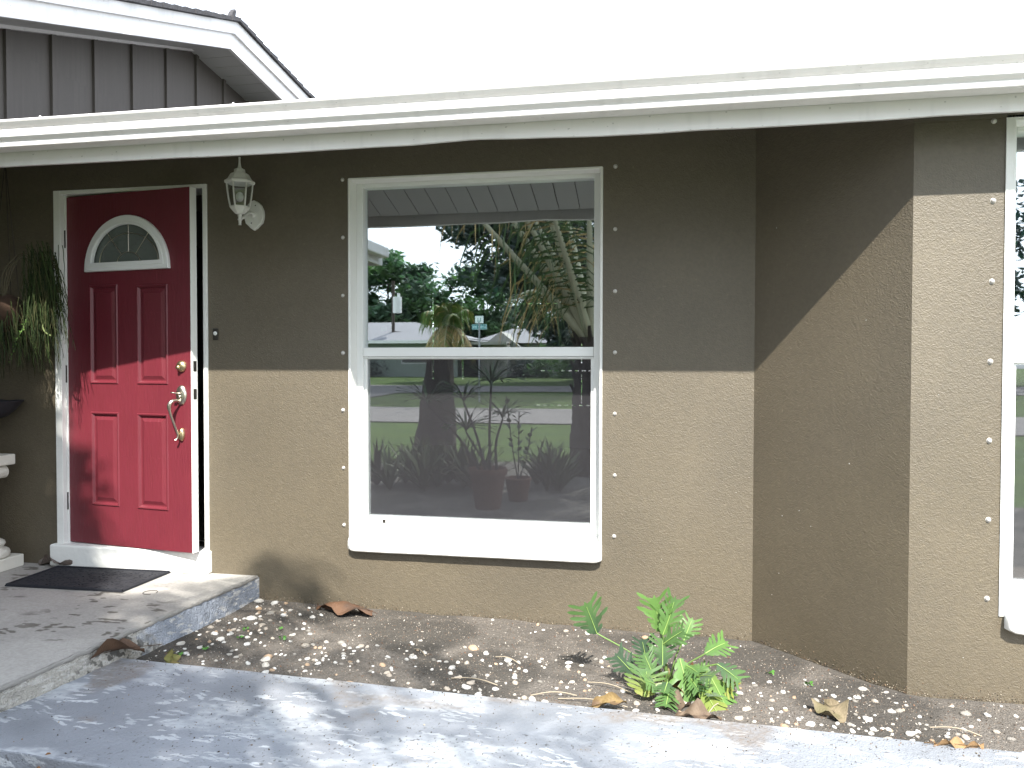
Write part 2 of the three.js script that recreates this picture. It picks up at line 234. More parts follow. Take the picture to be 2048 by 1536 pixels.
// ---------------------------------------------------------------- the house
const house = thing('house', 'single-storey brown stucco house with white trim, white gutter and a red front door', 'house');
const ZR = 0.609, WT = 0.2;
{
  const w1 = put('wall', metres(extrude(holed([[-6, -0.15], [1.18, -0.15], [1.18, 2.66], [-6, 2.66]], [rect(-2.64, -1.715, 0.17, 2.285), rect(-0.881, 0.453, 0.37, 2.294)]), WT).translate(0, 0, -WT)), wallM, house, 'brown stucco front wall round the door and the double window');
  const w2 = put('wall', metres(extrude(poly([[1.18, 0], [1.7, -ZR], [1.7, -ZR + WT], [1.26, 0.2], [1.18, 0.2]]), 2.8).rotateX(-Math.PI / 2).translate(0, -0.15, 0)), wallM, house, 'slanting brown stucco wall of the recess');
  const under = (g) => { const p = g.attributes.position; for (let i = 0; i < p.count; i++) p.setY(i, Math.min(p.getY(i), 2.495 - 0.29 * Math.max(0, p.getZ(i)))); };
  under(w2.geometry);
  { // uv along the slanting face
    const p = w2.geometry.attributes.position, u = w2.geometry.attributes.uv; for (let i = 0; i < p.count; i++) u.setXY(i, 0.65 * p.getX(i) + 0.76 * p.getZ(i) + 0.4, p.getY(i));
  }
  const w3 = put('wall', metres(extrude(holed([[1.7, -0.15], [6.5, -0.15], [6.5, 2.325], [1.7, 2.325]], [rect(2.045, 3.45, 0.36, 2.25)]), WT).translate(0, 0, ZR - WT)), wallM, house, 'projecting brown stucco wall at the right');
  // upper course a few millimetres proud on the recess and the projecting wall
  const tb = put('tie_beam', metres(extrude(poly([[1.183, 0.004], [1.695, -ZR - 0.001], [1.697, -ZR - 0.006], [6.5, -ZR - 0.006], [6.5, -ZR + 0.05], [1.76, -ZR + 0.05], [1.25, 0.05]]), 0.4).rotateX(-Math.PI / 2).translate(0, 2.252, 0)), wallM, house); under(tb.geometry);
  const fl = [[0.16, 1.95], [0.22, 0.62], [0.34, 0.66], [0.42, 0.60], [0.2, 0.35], [0.15, 0.24], [0.75, 1.5], [0.66, 0.9]].map(([k, y]) => new THREE.SphereGeometry(0.0015, 6, 4).scale(1, 1.6, 0.6).translate(lerp(1.18, 1.7, k), y, ZR * k)), fs = [[0.72, 0.2, 0.001], [0.75, 0.36, 0.001], [1.1, 0.7, 0.001], [1.8, 1.2, ZR + 0.001], [1.9, 0.18, ZR + 0.001]].map(([x, y, z]) => new THREE.SphereGeometry(0.0015, 6, 4).scale(0.8, 1.5, 0.5).translate(x, y, z));
  tag(put('paint_fleck', [...fl, ...fs], whiteM, house), null, null, null, 'stuff');
  const screw = join([lathe([[0.0001, 0.0125], [0.005, 0.012], [0.0085, 0.009], [0.0105, 0.004], [0.0115, 0]], 12).rotateX(Math.PI / 2), new THREE.TorusGeometry(0.0118, 0.0016, 5, 12)]);
  const screwM = mat({ name: 'zinc screw', color: lin(0.62, 0.6, 0.57), metalness: 0.55, roughness: 0.4 }), sr = rng(77);
  for (let i = 0; i < 7; i++) for (const [x, y, z, w] of [[-0.913, 2.291, 0, w1], [0.517, 2.291, 0, w1], [1.982, 2.244, ZR, w3]]) { const s = put('screw', screw, screwM, w); s.position.set(x + 0.004 * (sr() - 0.5), y - 0.3048 * i + 0.004 * (sr() - 0.5), z); s.rotation.z = sr() * 3; const k = x > 1 ? 0.8 : 0.68 + 0.2 * sr(); s.scale.set(k, k, k); }
  const bell = grp('doorbell', house, [-1.652, 1.481, 0]);
  put('plate', box(-0.016, 0.016, -0.032, 0.032, 0.0005, 0.008, 0.004), darkM, bell); put('button', new THREE.SphereGeometry(0.011, 14, 10).scale(1, 1, 0.7).translate(0, 0.004, 0.008), aluM, bell);

  // closed dark rooms behind the walls; the far wall has a shuttered glazed door that leaks daylight
  const slits = []; const S = (x0, x1, y0, y1) => slits.push(rect(x0, x1, y0, y1));
  for (const [x0, ya] of [[-2.51, 2.30], [-2.07, 2.2]]) for (let y = 1.12; y < ya; y += 0.132) S(x0, x0 + 0.034, y, y + 0.12);
  for (let k = 0; k < 8; k++) { S(-1.58 + k * 0.118, -1.58 + k * 0.118 + 0.066, 2.176, 2.19); S(-0.93 + k * 0.096, -0.93 + k * 0.096 + 0.062, 1.238, 1.252); S(-0.99 + k * 0.1, -0.99 + k * 0.1 + 0.056, 0.755, 0.772); }
  for (let y = 0.79; y < 1.62; y += 0.14) { if (y > 1.1 && y < 1.27) continue; S(-0.362, -0.344, y, Math.min(y + 0.13, y < 1.2 ? 1.22 : 9)); }
  put('room_wall', [metres(extrude(holed(rect(-7.9, 6.4, 0, 2.6), slits), 0.05).translate(0, 0, -6.95)), box(-8, -7.9, 0, 2.6, -6.95, -0.2), box(6.4, 6.5, 0, 2.6, -6.95, 0.4), box(-8, -6, 0, 2.66, -0.2, 0)], roomM, house);
  put('room_floor', box(-8, 6.5, -0.12, 0.17, -7, -0.2), roomM, house);
  put('room_ceiling', box(-8, 6.5, 2.6, 2.68, -7, -0.02), roomM, house);

  // soffit boards rising to the wall, fascia, gutter
  const soffit = grp('soffit', house, [0, 0, 0]), sb = box(0.002, 0.128, 0, 0.008, 0, 0.80, 0.003);
  for (let i = 0; i < 96; i++) { const b = put('panel', sb, soffitM, soffit); b.position.set(-6.0 + i * 0.13, 2.512, -0.03); b.rotation.x = 0.288; }
  const back = metres(sweep([[0.77, 2.30], [0.77, 2.34], [-0.05, 2.57], [-0.05, 2.535]], -6, 6.6)); put('backing', back, darkM, soffit);
  { // fascia with a hand-cut wavy lower edge
    const top = [], bot = [], inn = [], n = 260;
    for (let i = 0; i <= n; i++) { const x = -6 + 12.6 * i / n, w = 0.012 * (fbm(NA, x * 1.7 + 40, 3.3, 999, 3) - 0.5) * 2 * (0.4 + 0.6 * NB(x * 0.8, 1, 99)); top.push(V(x, 2.41, 0.785)); bot.push(V(x, 2.222 + w, 0.787)); inn.push(V(x, 2.226 + w, 0.758)); }
    const tp = top.map((v) => V(v.x, 2.41, 0.758)); put('fascia', metres(join([strip(bot, top), strip(inn, bot), strip(tp, inn)])), trimM, house, 'white fascia board below the gutter with a wavy lower edge');
  }
  const gutter = grp('gutter', house, [0, 0, 0], 'white metal rain gutter along the eave');
  put('trough', sweep([[0.788, 2.286], [0.872, 2.279], [0.884, 2.281], [0.886, 2.284], [0.887, 2.303], [0.889, 2.306], [0.900, 2.314], [0.9045, 2.319], [0.906, 2.324], [0.9045, 2.332], [0.900, 2.345], [0.899, 2.352], [0.902, 2.358], [0.911, 2.366], [0.921, 2.378], [0.924, 2.384], [0.922, 2.389], [0.912, 2.389], [0.911, 2.384], [0.893, 2.36], [0.893, 2.33], [0.878, 2.312], [0.876, 2.288], [0.795, 2.294], [0.795, 2.40], [0.788, 2.40]], -6, 6.6), trimM, gutter);
  for (let x = -5.6; x < 6.5; x += 0.92) { const k = put('hanger', [box(x - 0.012, x + 0.012, 2.372, 2.376, 0.79, 0.915), new THREE.SphereGeometry(0.005, 8, 6).translate(x, 2.392, 0.917)], aluM, gutter); }
  // lower roof
  const roof = grp('roof', house, [0, 0, 0]);
  const rs = 0.315;
  put('deck', metres(sweep([[0.80, 2.403], [0.80, 2.413], [-3.6, 2.425 + 4.4 * rs], [-7.4, 2.425 + 0.6 * rs], [-7.4, 2.405 + 0.6 * rs], [-3.6, 2.33 + 4.4 * rs]], -8, 6.7)), shingleM, roof);
  for (let k = 0; k < 5; k++) put('drip_course', sweep([[0.815 - 0.14 * k, 2.408 + 0.14 * k * rs], [0.815 - 0.14 * k, 2.414 + 0.14 * k * rs], [0.6 - 0.14 * k, 2.428 + (0.2 + 0.14 * k) * rs], [0.6 - 0.14 * k, 2.422 + (0.2 + 0.14 * k) * rs]], -8, 6.7), shingleM, roof);
}
// windows
function makeWindow(x0, x1, y0, y1, z, rail, sillX0, sillX1, label) {
  const w = grp('window', house, [0, 0, z], label), d = -0.1, f = 0.036;
  // painted masonry reveal with a rounded outer edge
  const rv = 0.014;
  put('reveal', [box(x0 - 0.002, x0 + 0.012, y0, y1, -0.19, 0.006, 0.005), box(x1 - 0.012, x1 + 0.002, y0, y1, -0.19, 0.006, 0.005), box(x0, x1, y1 - 0.012, y1 + 0.002, -0.19, 0.005, 0.005)], whiteM, w);
  const X0 = x0 + 0.012, X1 = x1 - 0.012, Y1 = y1 - 0.012, Y0 = y0 + 0.045;
  put('frame', [box(X0, X0 + f, Y0, Y1, d - 0.05, d + 0.02, 0.003), box(X1 - f, X1, Y0, Y1, d - 0.05, d + 0.02, 0.003), box(X0 + f, X1 - f, Y1 - f * 0.55, Y1, d - 0.05, d + 0.02, 0.003), box(X0 + f, X1 - f, Y0, Y0 + 0.02, d - 0.05, d + 0.015, 0.003)], aluM, w);
  const up = grp('sash', w), lo = grp('sash', w);
  const A0 = X0 + f, A1 = X1 - f;
  put('rail', [box(A0, A1, rail - 0.03, rail + 0.018, d - 0.03, d + 0.024, 0.004), box(A0, A1, rail - 0.0375, rail - 0.0325, d - 0.02, d + 0.02, 0.002)], aluM, up);
  put('lock_cap', new THREE.CylinderGeometry(0.007, 0.007, 0.003, 14).rotateX(Math.PI / 2).translate((A0 + A1) / 2 + 0.04, rail + 0.0, d + 0.025), aluM, up);
  put('pane', metres(new THREE.PlaneGeometry(A1 - A0, Y1 - f * 0.55 - rail - 0.018).translate((A0 + A1) / 2, (Y1 - f * 0.55 + rail + 0.018) / 2, 0)), glassM, up).position.z = d - 0.018;
  const st = 0.016, Lb = Y0 + 0.02;
  put('stile', [box(A0, A0 + st, Lb, rail - 0.038, d - 0.02, d + 0.006, 0.003), box(A1 - st, A1, Lb, rail - 0.038, d - 0.02, d + 0.006, 0.003), box(A0 + st, A1 - st, rail - 0.044, rail - 0.038, d - 0.02, d + 0.006, 0.002)], aluM, lo);
  put('bottom_rail', box(A0 + st, A1 - st, Lb + 0.001, Lb + 0.036, d - 0.02, d + 0.01, 0.003), aluM, lo);
  put('latch', box(A0 + 0.105, A0 + 0.122, Lb + 0.002, Lb + 0.02, d + 0.008, d + 0.014, 0.001), darkM, lo);
  put('pane', metres(new THREE.PlaneGeometry(A1 - A0 - 2 * st, rail - 0.044 - Lb - 0.036).translate((A0 + A1) / 2, (rail - 0.044 + Lb + 0.036) / 2, 0)), glassM, lo).position.z = d - 0.02;
  put('insect_screen', metres(new THREE.PlaneGeometry(A1 - A0 - 2 * st, rail - 0.044 - Lb - 0.036).translate((A0 + A1) / 2, (rail - 0.044 + Lb + 0.036) / 2, 0)), screenM, lo).position.z = d - 0.008;
  // sloping painted masonry sill, lumpy at the ends
  const prof = [[-0.19, y0 - 0.06], [-0.19, y0 + 0.052], [-0.08, y0 + 0.046], [0.02, y0 + 0.012], [0.04, y0 + 0.002], [0.05, y0 - 0.01], [0.052, y0 - 0.03], [0.051, y0 - 0.056], [0.044, y0 - 0.064], [0.0, y0 - 0.066]].reverse();
  const n = 60, pos = [], ix = [], m = prof.length, r = rng(x0 * 100);
  for (let i = 0; i <= n; i++) { const x = lerp(sillX0, sillX1, i / n), e = Math.min(i, n - i), s = e === 0 ? 0.8 : e === 1 ? 0.96 : 1, my = y0 - 0.01; for (const [pz, py] of prof) pos.push(x, (py > my || e > 1 ? py : lerp(my, py, s)) + 0.003 * (fbm(NA, x * 9, py * 30, 999, 2) - 0.5), pz > 0.01 ? 0.006 + (pz - 0.006) * s + 0.004 * (fbm(NB, x * 8, py * 20, 999, 2) - 0.5) : pz); }
  for (let i = 0; i < n; i++) for (let k = 0; k < m; k++) { const a = i * m + k, b = i * m + (k + 1) % m; ix.push(a, b, a + m, b, b + m, a + m); }
  for (let k = 1; k < m - 1; k++) { ix.push(0, k + 1, k); ix.push(n * m, n * m + k, n * m + k + 1); }
  const g = new THREE.BufferGeometry(); g.setAttribute('position', new THREE.Float32BufferAttribute(pos, 3)); g.setIndex(ix); g.computeVertexNormals();
  put('sill', metres(g), whiteM, w, 'thick white painted masonry sill');
  return w;
}
makeWindow(-0.881, 0.453, 0.397, 2.294, 0, 1.389, -0.874, 0.456, 'double-hung white aluminium window between the door and the recess');
makeWindow(2.045, 3.45, 0.36, 2.25, ZR, 1.362, 2.043, 3.46, 'double-hung white window in the projecting wall at the right');
// white painted border on the projecting wall
put('window_border', [box(2.022, 2.046, 0.35, 2.262, ZR + 0.0006, ZR + 0.006, 0.002), box(2.046, 3.47, 2.248, 2.262, ZR + 0.0006, ZR + 0.006, 0.002)], whiteM, house);

// door opening, threshold and the door itself
{
  const fr = grp('door_frame', house, [0, 0, 0], 'white painted door frame');
  put('jamb', [box(-2.656, -2.612, 0.165, 2.30, -0.02, 0.012, 0.003), box(-2.641, -2.604, 0.165, 2.286, -0.16, -0.021, 0.003)], whiteM, fr);
  put('jamb', [box(-1.724, -1.699, 0.165, 2.30, -0.16, 0.01, 0.003)], whiteM, fr);
  put('head', [box(-2.612, -1.724, 2.278, 2.30, -0.16, 0.011, 0.003)], whiteM, fr);
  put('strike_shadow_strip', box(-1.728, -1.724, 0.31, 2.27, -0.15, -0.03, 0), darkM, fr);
  const th = grp('threshold', house, [0, 0, 0]);
  { // lumpy white masonry block under the door
    const g = new RoundedBoxGeometry(0.995, 0.125, 0.27, 3, 0.012).translate(-2.185, 0.226, -0.095), p = g.attributes.position; for (let i = 0; i < p.count; i++) if (p.getZ(i) > 0) p.setZ(i, p.getZ(i) + 0.004 * Math.sin(p.getX(i) * 9));
    put('block', metres(g), whiteM, th, 'white painted masonry threshold');
  }
  put('plate', [box(-2.6, -1.73, 0.289, 0.296, -0.16, -0.075), ...[0, 1, 2, 3].map((k) => box(-2.6, -1.73, 0.296, 0.301, -0.15 + k * 0.018, -0.142 + k * 0.018, 0.001))], darkM, th);
  const door = grp('door', house, [-2.606, 0, -0.03], 'red six-panel style front door standing ajar, with a half-round glass'); door.rotation.y = -8.0 * Math.PI / 180;
  const Y0 = 0.294, Y1 = 2.268, W = 0.872, T = 0.044;
  const arch = (hw, y, h, n = 28) => { const a = []; for (let i = 0; i <= n; i++) { const t = Math.PI * i / n; a.push([0.444 + hw * Math.cos(t), y + h * Math.sin(t)]); } return a; };
  const panels = [[0.165, 0.368, 1.206, 1.762], [0.503, 0.716, 1.206, 1.752], [0.167, 0.370, 0.516, 1.047], [0.499, 0.713, 0.514, 1.045]];
  put('slab', metres(extrude(holed(rect(0, W - 0.004, Y0, Y1), [arch(0.27, 1.855, 0.255).reverse(), ...panels.map(([a, b, c, d]) => rect(a, b, c, d).reverse())]), T).translate(0, 0, -T)), redM, door);
  put('edge', box(W - 0.004, W + 0.002, Y0 - 0.002, Y1, -T, 0.0005, 0.001), whiteM, door);
  for (const [a, b, c, d] of panels) {
    const ring = (i, o, z0, z1) => { // sloping picture-frame faces from inset i at z0 to inset o at z1
      const P = [[a + i, c + i], [b - i, c + i], [b - i, d - i], [a + i, d - i]], Q = [[a + o, c + o], [b - o, c + o], [b - o, d - o], [a + o, d - o]], pos = [];
      for (let k = 0; k < 4; k++) { const [p, q, s, t] = [P[k], P[(k + 1) % 4], Q[(k + 1) % 4], Q[k]]; pos.push(p[0], p[1], z0, q[0], q[1], z0, s[0], s[1], z1, p[0], p[1], z0, s[0], s[1], z1, t[0], t[1], z1); }
      const g = new THREE.BufferGeometry(); g.setAttribute('position', new THREE.Float32BufferAttribute(pos, 3)); g.computeVertexNormals(); return metres(g);
    };
    put('raised_panel', [ring(0, 0.004, 0, 0.006), ring(0.004, 0.010, 0.006, 0.005), ring(0.010, 0.019, 0.005, -0.009), ring(0.019, 0.026, -0.009, -0.009), ring(0.026, 0.046, -0.009, -0.001), box(a + 0.046, b - 0.046, c + 0.046, d - 0.046, -0.011, -0.001)], redM, door);
  }
  const ringS = holed(arch(0.290, 1.842, 0.292), [arch(0.247, 1.877, 0.218).reverse()]), fl = put('fanlight_frame', [metres(extrude(ringS, 0.012, 0.006).translate(0, 0, 0.004)), metres(extrude(holed(arch(0.262, 1.864, 0.236), [arch(0.244, 1.88, 0.214).reverse()]), 0.006, 0.004).translate(0, 0, 0.016))], aluM, door, 'white half-round frame of the door glass');
  put('fanlight_pane', metres(extrude(poly(arch(0.252, 1.87, 0.225)), 0.004).translate(0, 0, -0.012)), frostM, door, 'half-round patterned glass');
  const cm = []; const E = (hw, h, t) => V(0.444 + hw * Math.cos(t), 1.878 + h * Math.sin(t), -0.005);
  for (const [hw, h] of [[0.208, 0.165], [0.082, 0.062]]) { const pts = []; for (let i = 0; i <= 24; i++) pts.push(E(hw, h, Math.PI * i / 24)); cm.push(tube(pts, 0.0022, 5, 48)); }
  for (const t of [0.92, Math.PI / 2, Math.PI - 0.92]) cm.push(tube([E(0.082, 0.062, t), E(0.245, 0.216, t)], 0.0024, 5));
  put('came', cm, nickelM, door, 'thin metal strips dividing the door glass');
  // deadbolt, handle set
  put('deadbolt', [lathe([[0.0001, 0.021], [0.012, 0.021], [0.022, 0.017], [0.030, 0.008], [0.0315, 0]], 26).rotateX(Math.PI / 2).translate(0.808, 1.306, 0.001), lathe([[0.0001, 0.03], [0.01, 0.03], [0.011, 0.02]], 16).rotateX(Math.PI / 2).translate(0.803, 1.299, 0.001), box(0.8015, 0.8045, 1.293, 1.305, 0.030, 0.0325, 0.0005)], brassM, door, 'round brass deadbolt');
  const hs = [lathe([[0.0001, 0.017], [0.022, 0.016], [0.032, 0.009], [0.0345, 0]], 30).rotateX(Math.PI / 2).scale(1, 1.55, 1).translate(0.806, 1.150, 0.001), tube([V(0.806, 1.158, 0.016), V(0.803, 1.16, 0.034), V(0.796, 1.163, 0.052)], 0.0045, 8), new THREE.SphereGeometry(0.009, 14, 10).scale(1.5, 0.55, 0.9).translate(0.792, 1.164, 0.054), new THREE.SphereGeometry(0.008, 12, 8).translate(0.808, 1.142, 0.017)];
  hs.push(tube([V(0.806, 1.116, 0.012), V(0.800, 1.122, 0.034), V(0.79, 1.119, 0.052), V(0.782, 1.104, 0.062), V(0.780, 1.085, 0.064), V(0.784, 1.05, 0.06), V(0.793, 1.0, 0.046), V(0.80, 0.955, 0.032), V(0.802, 0.93, 0.026), V(0.798, 0.914, 0.030), V(0.792, 0.907, 0.037)], 0.0088, 10, 60, (t) => (t < 0.12 ? 0.8 : t < 0.4 ? 0.8 + 0.55 * Math.sin((t - 0.12) / 0.28 * Math.PI) : t > 0.9 ? 0.62 : lerp(0.85, 0.6, (t - 0.4) / 0.5))));
  put('handle', hs, nickelM, door, 'curved satin metal grip with thumb latch');
  put('handle_base', lathe([[0.0001, 0.02], [0.013, 0.018], [0.02, 0.01], [0.0215, 0]], 24).rotateX(Math.PI / 2).scale(0.9, 1.7, 1).translate(0.808, 0.936, 0.001), brassM, door, 'oval brass foot of the grip');
  for (const y of [1.306, 1.155]) put('latch_plate', [box(W + 0.0005, W + 0.0035, y - 0.028, y + 0.028, -0.036, -0.012, 0.001), box(W, W + 0.006, y - 0.012, y + 0.012, -0.031, -0.018, 0.002)], darkM, door);
  for (const y of [2.03, 1.26, 0.53]) put('hinge', [tube([V(-0.005, y - 0.05, 0.006), V(-0.005, y + 0.05, 0.006)], 0.0075, 10), box(-0.017, 0.0, y - 0.05, y + 0.05, -0.003, 0.001, 0.001)], darkM, door);
}
// the higher gabled part behind, its gable facing right
{
  const xw = -3.1, xo = -2.72;
  const gable = grp('gable', house, [0, 0, 0], 'brown board-and-batten gable above the porch roof');
  const topY = (z) => (z > -2.1 ? 3.962 - (z + 2.1) * 0.319 : 3.962 + (z + 2.1) * 0.137);
  const zs = [0.62, 0.215, -0.139, -0.497, -0.875, -1.269, -1.671, -2.1, -2.486, -2.9, -3.32, -3.8];
  for (let i = 0; i < zs.length - 1; i++) { const a = zs[i], b = zs[i + 1], s = poly([[-a, 2.3], [-b, 2.3], [-b, topY(b) + 0.02], [-a, topY(a) + 0.02]]); put('board', metres(extrude(s, 0.02).rotateY(Math.PI / 2).translate(xw - 0.02 + 0.0015 * (i % 2), 0, 0)), sidingM, gable); }
  for (const z of zs.slice(1, -1)) { const zz = z === -2.1 ? -2.075 : z; put('batten', box(xw, xw + 0.022, 2.3, topY(zz) - 0.005, zz - 0.019, zz + 0.019, 0.002), sidingM, gable); }
  // two-tier rake fascia
  const top = [[0.75, 3.201], [-2.043, 4.13], [-4.6, 3.80]], mid = [[0.75, 3.126], [-2.0, 4.021], [-4.6, 3.70]], bot = [[0.75, 3.018], [-1.975, 3.889], [-4.6, 3.53]];
  const band = (A, B, x0, x1, c) => metres(extrude(poly([...A.map(([z, y]) => [-z, y]), ...[...B].reverse().map(([z, y]) => [-z, y + c])]), x1 - x0).rotateY(Math.PI / 2).translate(x0, 0, 0));
  put('rake_board', band(mid, bot, xo - 0.03, xo, 0), trimM, gable, 'white rake board of the gable');
  put('drip_board', band(top, mid, xo - 0.03, xo + 0.022, 0), trimM, gable, 'upper white strip of the gable rake');
  const sof = [];
  for (const [z0, z1] of [[0.75, -1.975], [-1.975, -4.6]]) { const n = Math.round(Math.abs(z1 - z0) / 0.155); for (let i = 0; i < n; i++) { const a = lerp(z0, z1, i / n), b = lerp(z0, z1, (i + 0.965) / n), yb = (z) => (z > -1.975 ? 3.905 - (z + 1.975) * 0.3195 : 3.905 + (z + 1.975) * 0.137); const s = poly([[-a, yb(a) + 0.01], [-b, yb(b) + 0.01], [-b, yb(b) + 0.018], [-a, yb(a) + 0.018]]); put('soffit_panel', metres(extrude(s, xo - 0.03 - xw).rotateY(Math.PI / 2).translate(xw, 0, 0)), soffitM, gable); } }
  put('frieze', band([[0.75, 3.05], [-2.09, 3.965], [-4.6, 3.625]], [[0.75, 3.02], [-2.09, 3.935], [-4.6, 3.59]], xw + 0.001, xw + 0.03, 0), trimM, gable);
  const ur = grp('roof', house, [0, 0, 0], 'grey shingled roof over the gable');
  const rb = band(top.map(([z, y]) => [z, y + 0.03]), top.map(([z, y]) => [z, y + 0.002]), -9, xo + 0.03, 0); put('deck', rb, shingleM, ur);
  const sh = [], r = rng(12);
  for (const [A, B, n] of [[top[0], top[1], 22], [top[1], top[2], 20]]) for (let i = 0; i < n; i++) { const t = i / n, t2 = (i + 1) / n, z0 = lerp(A[0], B[0], t), z1 = lerp(A[0], B[0], t2), y0 = lerp(A[1], B[1], t), y1 = lerp(A[1], B[1], t2), dir = A === top[0] ? 1 : -1; sh.push(extrude(poly([[-z0, y0 + 0.03 + (dir > 0 ? 0.012 : 0.002)], [-z1, y1 + 0.03 + (dir > 0 ? 0.002 : 0.012)], [-z1, y1 + 0.004], [-z0, y0 + 0.004]]), 0.3).rotateY(Math.PI / 2).translate(xo - 0.26 + 0.02 * r(), 0, 0)); }
  tag(put('shingle_course', metres(join(sh)), shingleM, ur), null, null, null, 'stuff');
  put('ridge_cap', [extrude(poly([[2.02, 4.15], [2.075, 4.15], [2.10, 4.25], [2.085, 4.257], [2.05, 4.22]]), 0.035, 0.004).rotateY(Math.PI / 2).translate(xo - 0.06, 0, 0)], shingleM, ur, 'upturned ridge cap at the gable peak');
}
// the wing on the left, seen only in the window
{
  const wing = grp('wing', house, [0, 0, 0], 'side wing with a white eave');
  put('wall', box(-9, -3.3, -0.1, 2.5, 0.2, 3.1), wallM, wing);
  put('roof', metres(extrude(poly([[-9, 2.52], [-2.22, 2.52], [-2.22, 2.56], [-5.6, 3.9], [-9, 3.9]]), 1.85).translate(0, 0, 1.95)), shingleM, wing);
  put('fascia', [box(-9, -2.2, 2.38, 2.55, 3.8, 3.83), box(-2.23, -2.2, 2.38, 2.55, 1.9, 3.8), box(-9, -2.24, 2.44, 2.46, 1.9, 3.8)], trimM, wing);
  put('gutter', box(-2.2, -2.08, 2.44, 2.55, 1.9, 3.72, 0.02), trimM, wing);
}

// ---------------------------------------------------------------- lantern on the wall
{
  const lampM = mat({ name: 'chalky white lamp enamel', color: lin(0.66, 0.66, 0.62), bumpMap: whiteBump, bumpScale: 0.0015, roughness: 0.55 });
  const l = thing('wall_lantern', 'white six-sided carriage lantern on a curved arm to the right of the door', 'wall lamp', [-1.412, 2.04, 0]);
  const hexR = (pts) => new THREE.LatheGeometry(pts.map(([r, y]) => new THREE.Vector2(r, y)), 6).toNonIndexed();
  const hx = (pts) => { const g = hexR(pts).rotateY(Math.PI / 6 + Math.PI / 6).translate(0, 0, 0.16); g.computeVertexNormals(); return g; };
  put('roof', hx([[0.0001, 0.290], [0.024, 0.289], [0.027, 0.284], [0.029, 0.268], [0.041, 0.266], [0.047, 0.260], [0.058, 0.240], [0.066, 0.232], [0.075, 0.227], [0.0765, 0.222], [0.074, 0.213], [0.066, 0.211], [0.0001, 0.211]]), lampM, l);
  put('finial', lathe([[0.0001, 0.352], [0.005, 0.35], [0.0062, 0.345], [0.0045, 0.34], [0.005, 0.325], [0.0075, 0.305], [0.010, 0.295], [0.012, 0.288]], 14).translate(0, 0, 0.16), lampM, l);
  const bar = join([0, 1, 2, 3, 4, 5].map((k) => { const a = Math.PI / 6 + k * Math.PI / 3 + Math.PI / 6, P = (r, y) => V(r * Math.sin(a), y, 0.16 + r * Math.cos(a)); return tube([P(0.064, 0.213), P(0.061, 0.18), P(0.055, 0.135), P(0.0465, 0.092)], 0.0042, 6, 10); }));
  put('frame', bar, lampM, l);
  for (let k = 0; k < 6; k++) { const a = Math.PI / 3 + k * Math.PI / 3, P = (b, r, y) => V(r * Math.sin(b), y, 0.16 + r * Math.cos(b)), A = [], B = []; for (const [r, y] of [[0.062, 0.211], [0.059, 0.18], [0.053, 0.135], [0.0445, 0.094]]) { A.push(P(a, r, y)); B.push(P(a + Math.PI / 3, r, y)); } put('glass_pane', strip(A, B), clearM, l); }
  put('cup', hx([[0.0001, 0.096], [0.049, 0.096], [0.051, 0.091], [0.046, 0.084], [0.037, 0.072], [0.028, 0.063], [0.022, 0.057], [0.0001, 0.056]]), lampM, l);
  put('tail', lathe([[0.0001, 0.058], [0.012, 0.056], [0.010, 0.043], [0.008, 0.035], [0.0115, 0.03], [0.0115, 0.026], [0.008, 0.022], [0.0065, 0.004], [0.0085, 0], [0.0001, -0.001]], 14).translate(0, 0, 0.16), lampM, l);
  put('bulb', new THREE.SphereGeometry(0.019, 14, 10).scale(1, 1.35, 1).translate(0, 0.145, 0.16), mat({ color: lin(0.5, 0.5, 0.48), roughness: 0.3 }), l);
  put('arm', [tube([V(0, 0.036, 0.16), V(0, 0.044, 0.13), V(0, 0.07, 0.09), V(0, 0.085, 0.05), V(0, 0.08, 0.015)], 0.009, 8, 20), new THREE.SphereGeometry(0.016, 12, 8).scale(1, 1, 0.7).translate(0, 0.08, 0.024)], lampM, l);
  const bp = [[0, 0.152], [0.012, 0.147], [0.024, 0.139], [0.038, 0.125], [0.049, 0.1], [0.052, 0.08], [0.05, 0.06], [0.043, 0.037], [0.03, 0.026], [0.016, 0.012], [0, 0.002]];
  put('backplate', metres(extrude(poly([...bp, ...bp.slice(1, -1).reverse().map(([x, y]) => [-x, y])]), 0.014, 0.005).translate(0, 0, 0.004)), lampM, l);
  put('mount_screw', [new THREE.SphereGeometry(0.0035, 8, 6).translate(-0.012, 0.035, 0.023), new THREE.SphereGeometry(0.0035, 8, 6).translate(0.012, 0.128, 0.023)], darkM, l);
}
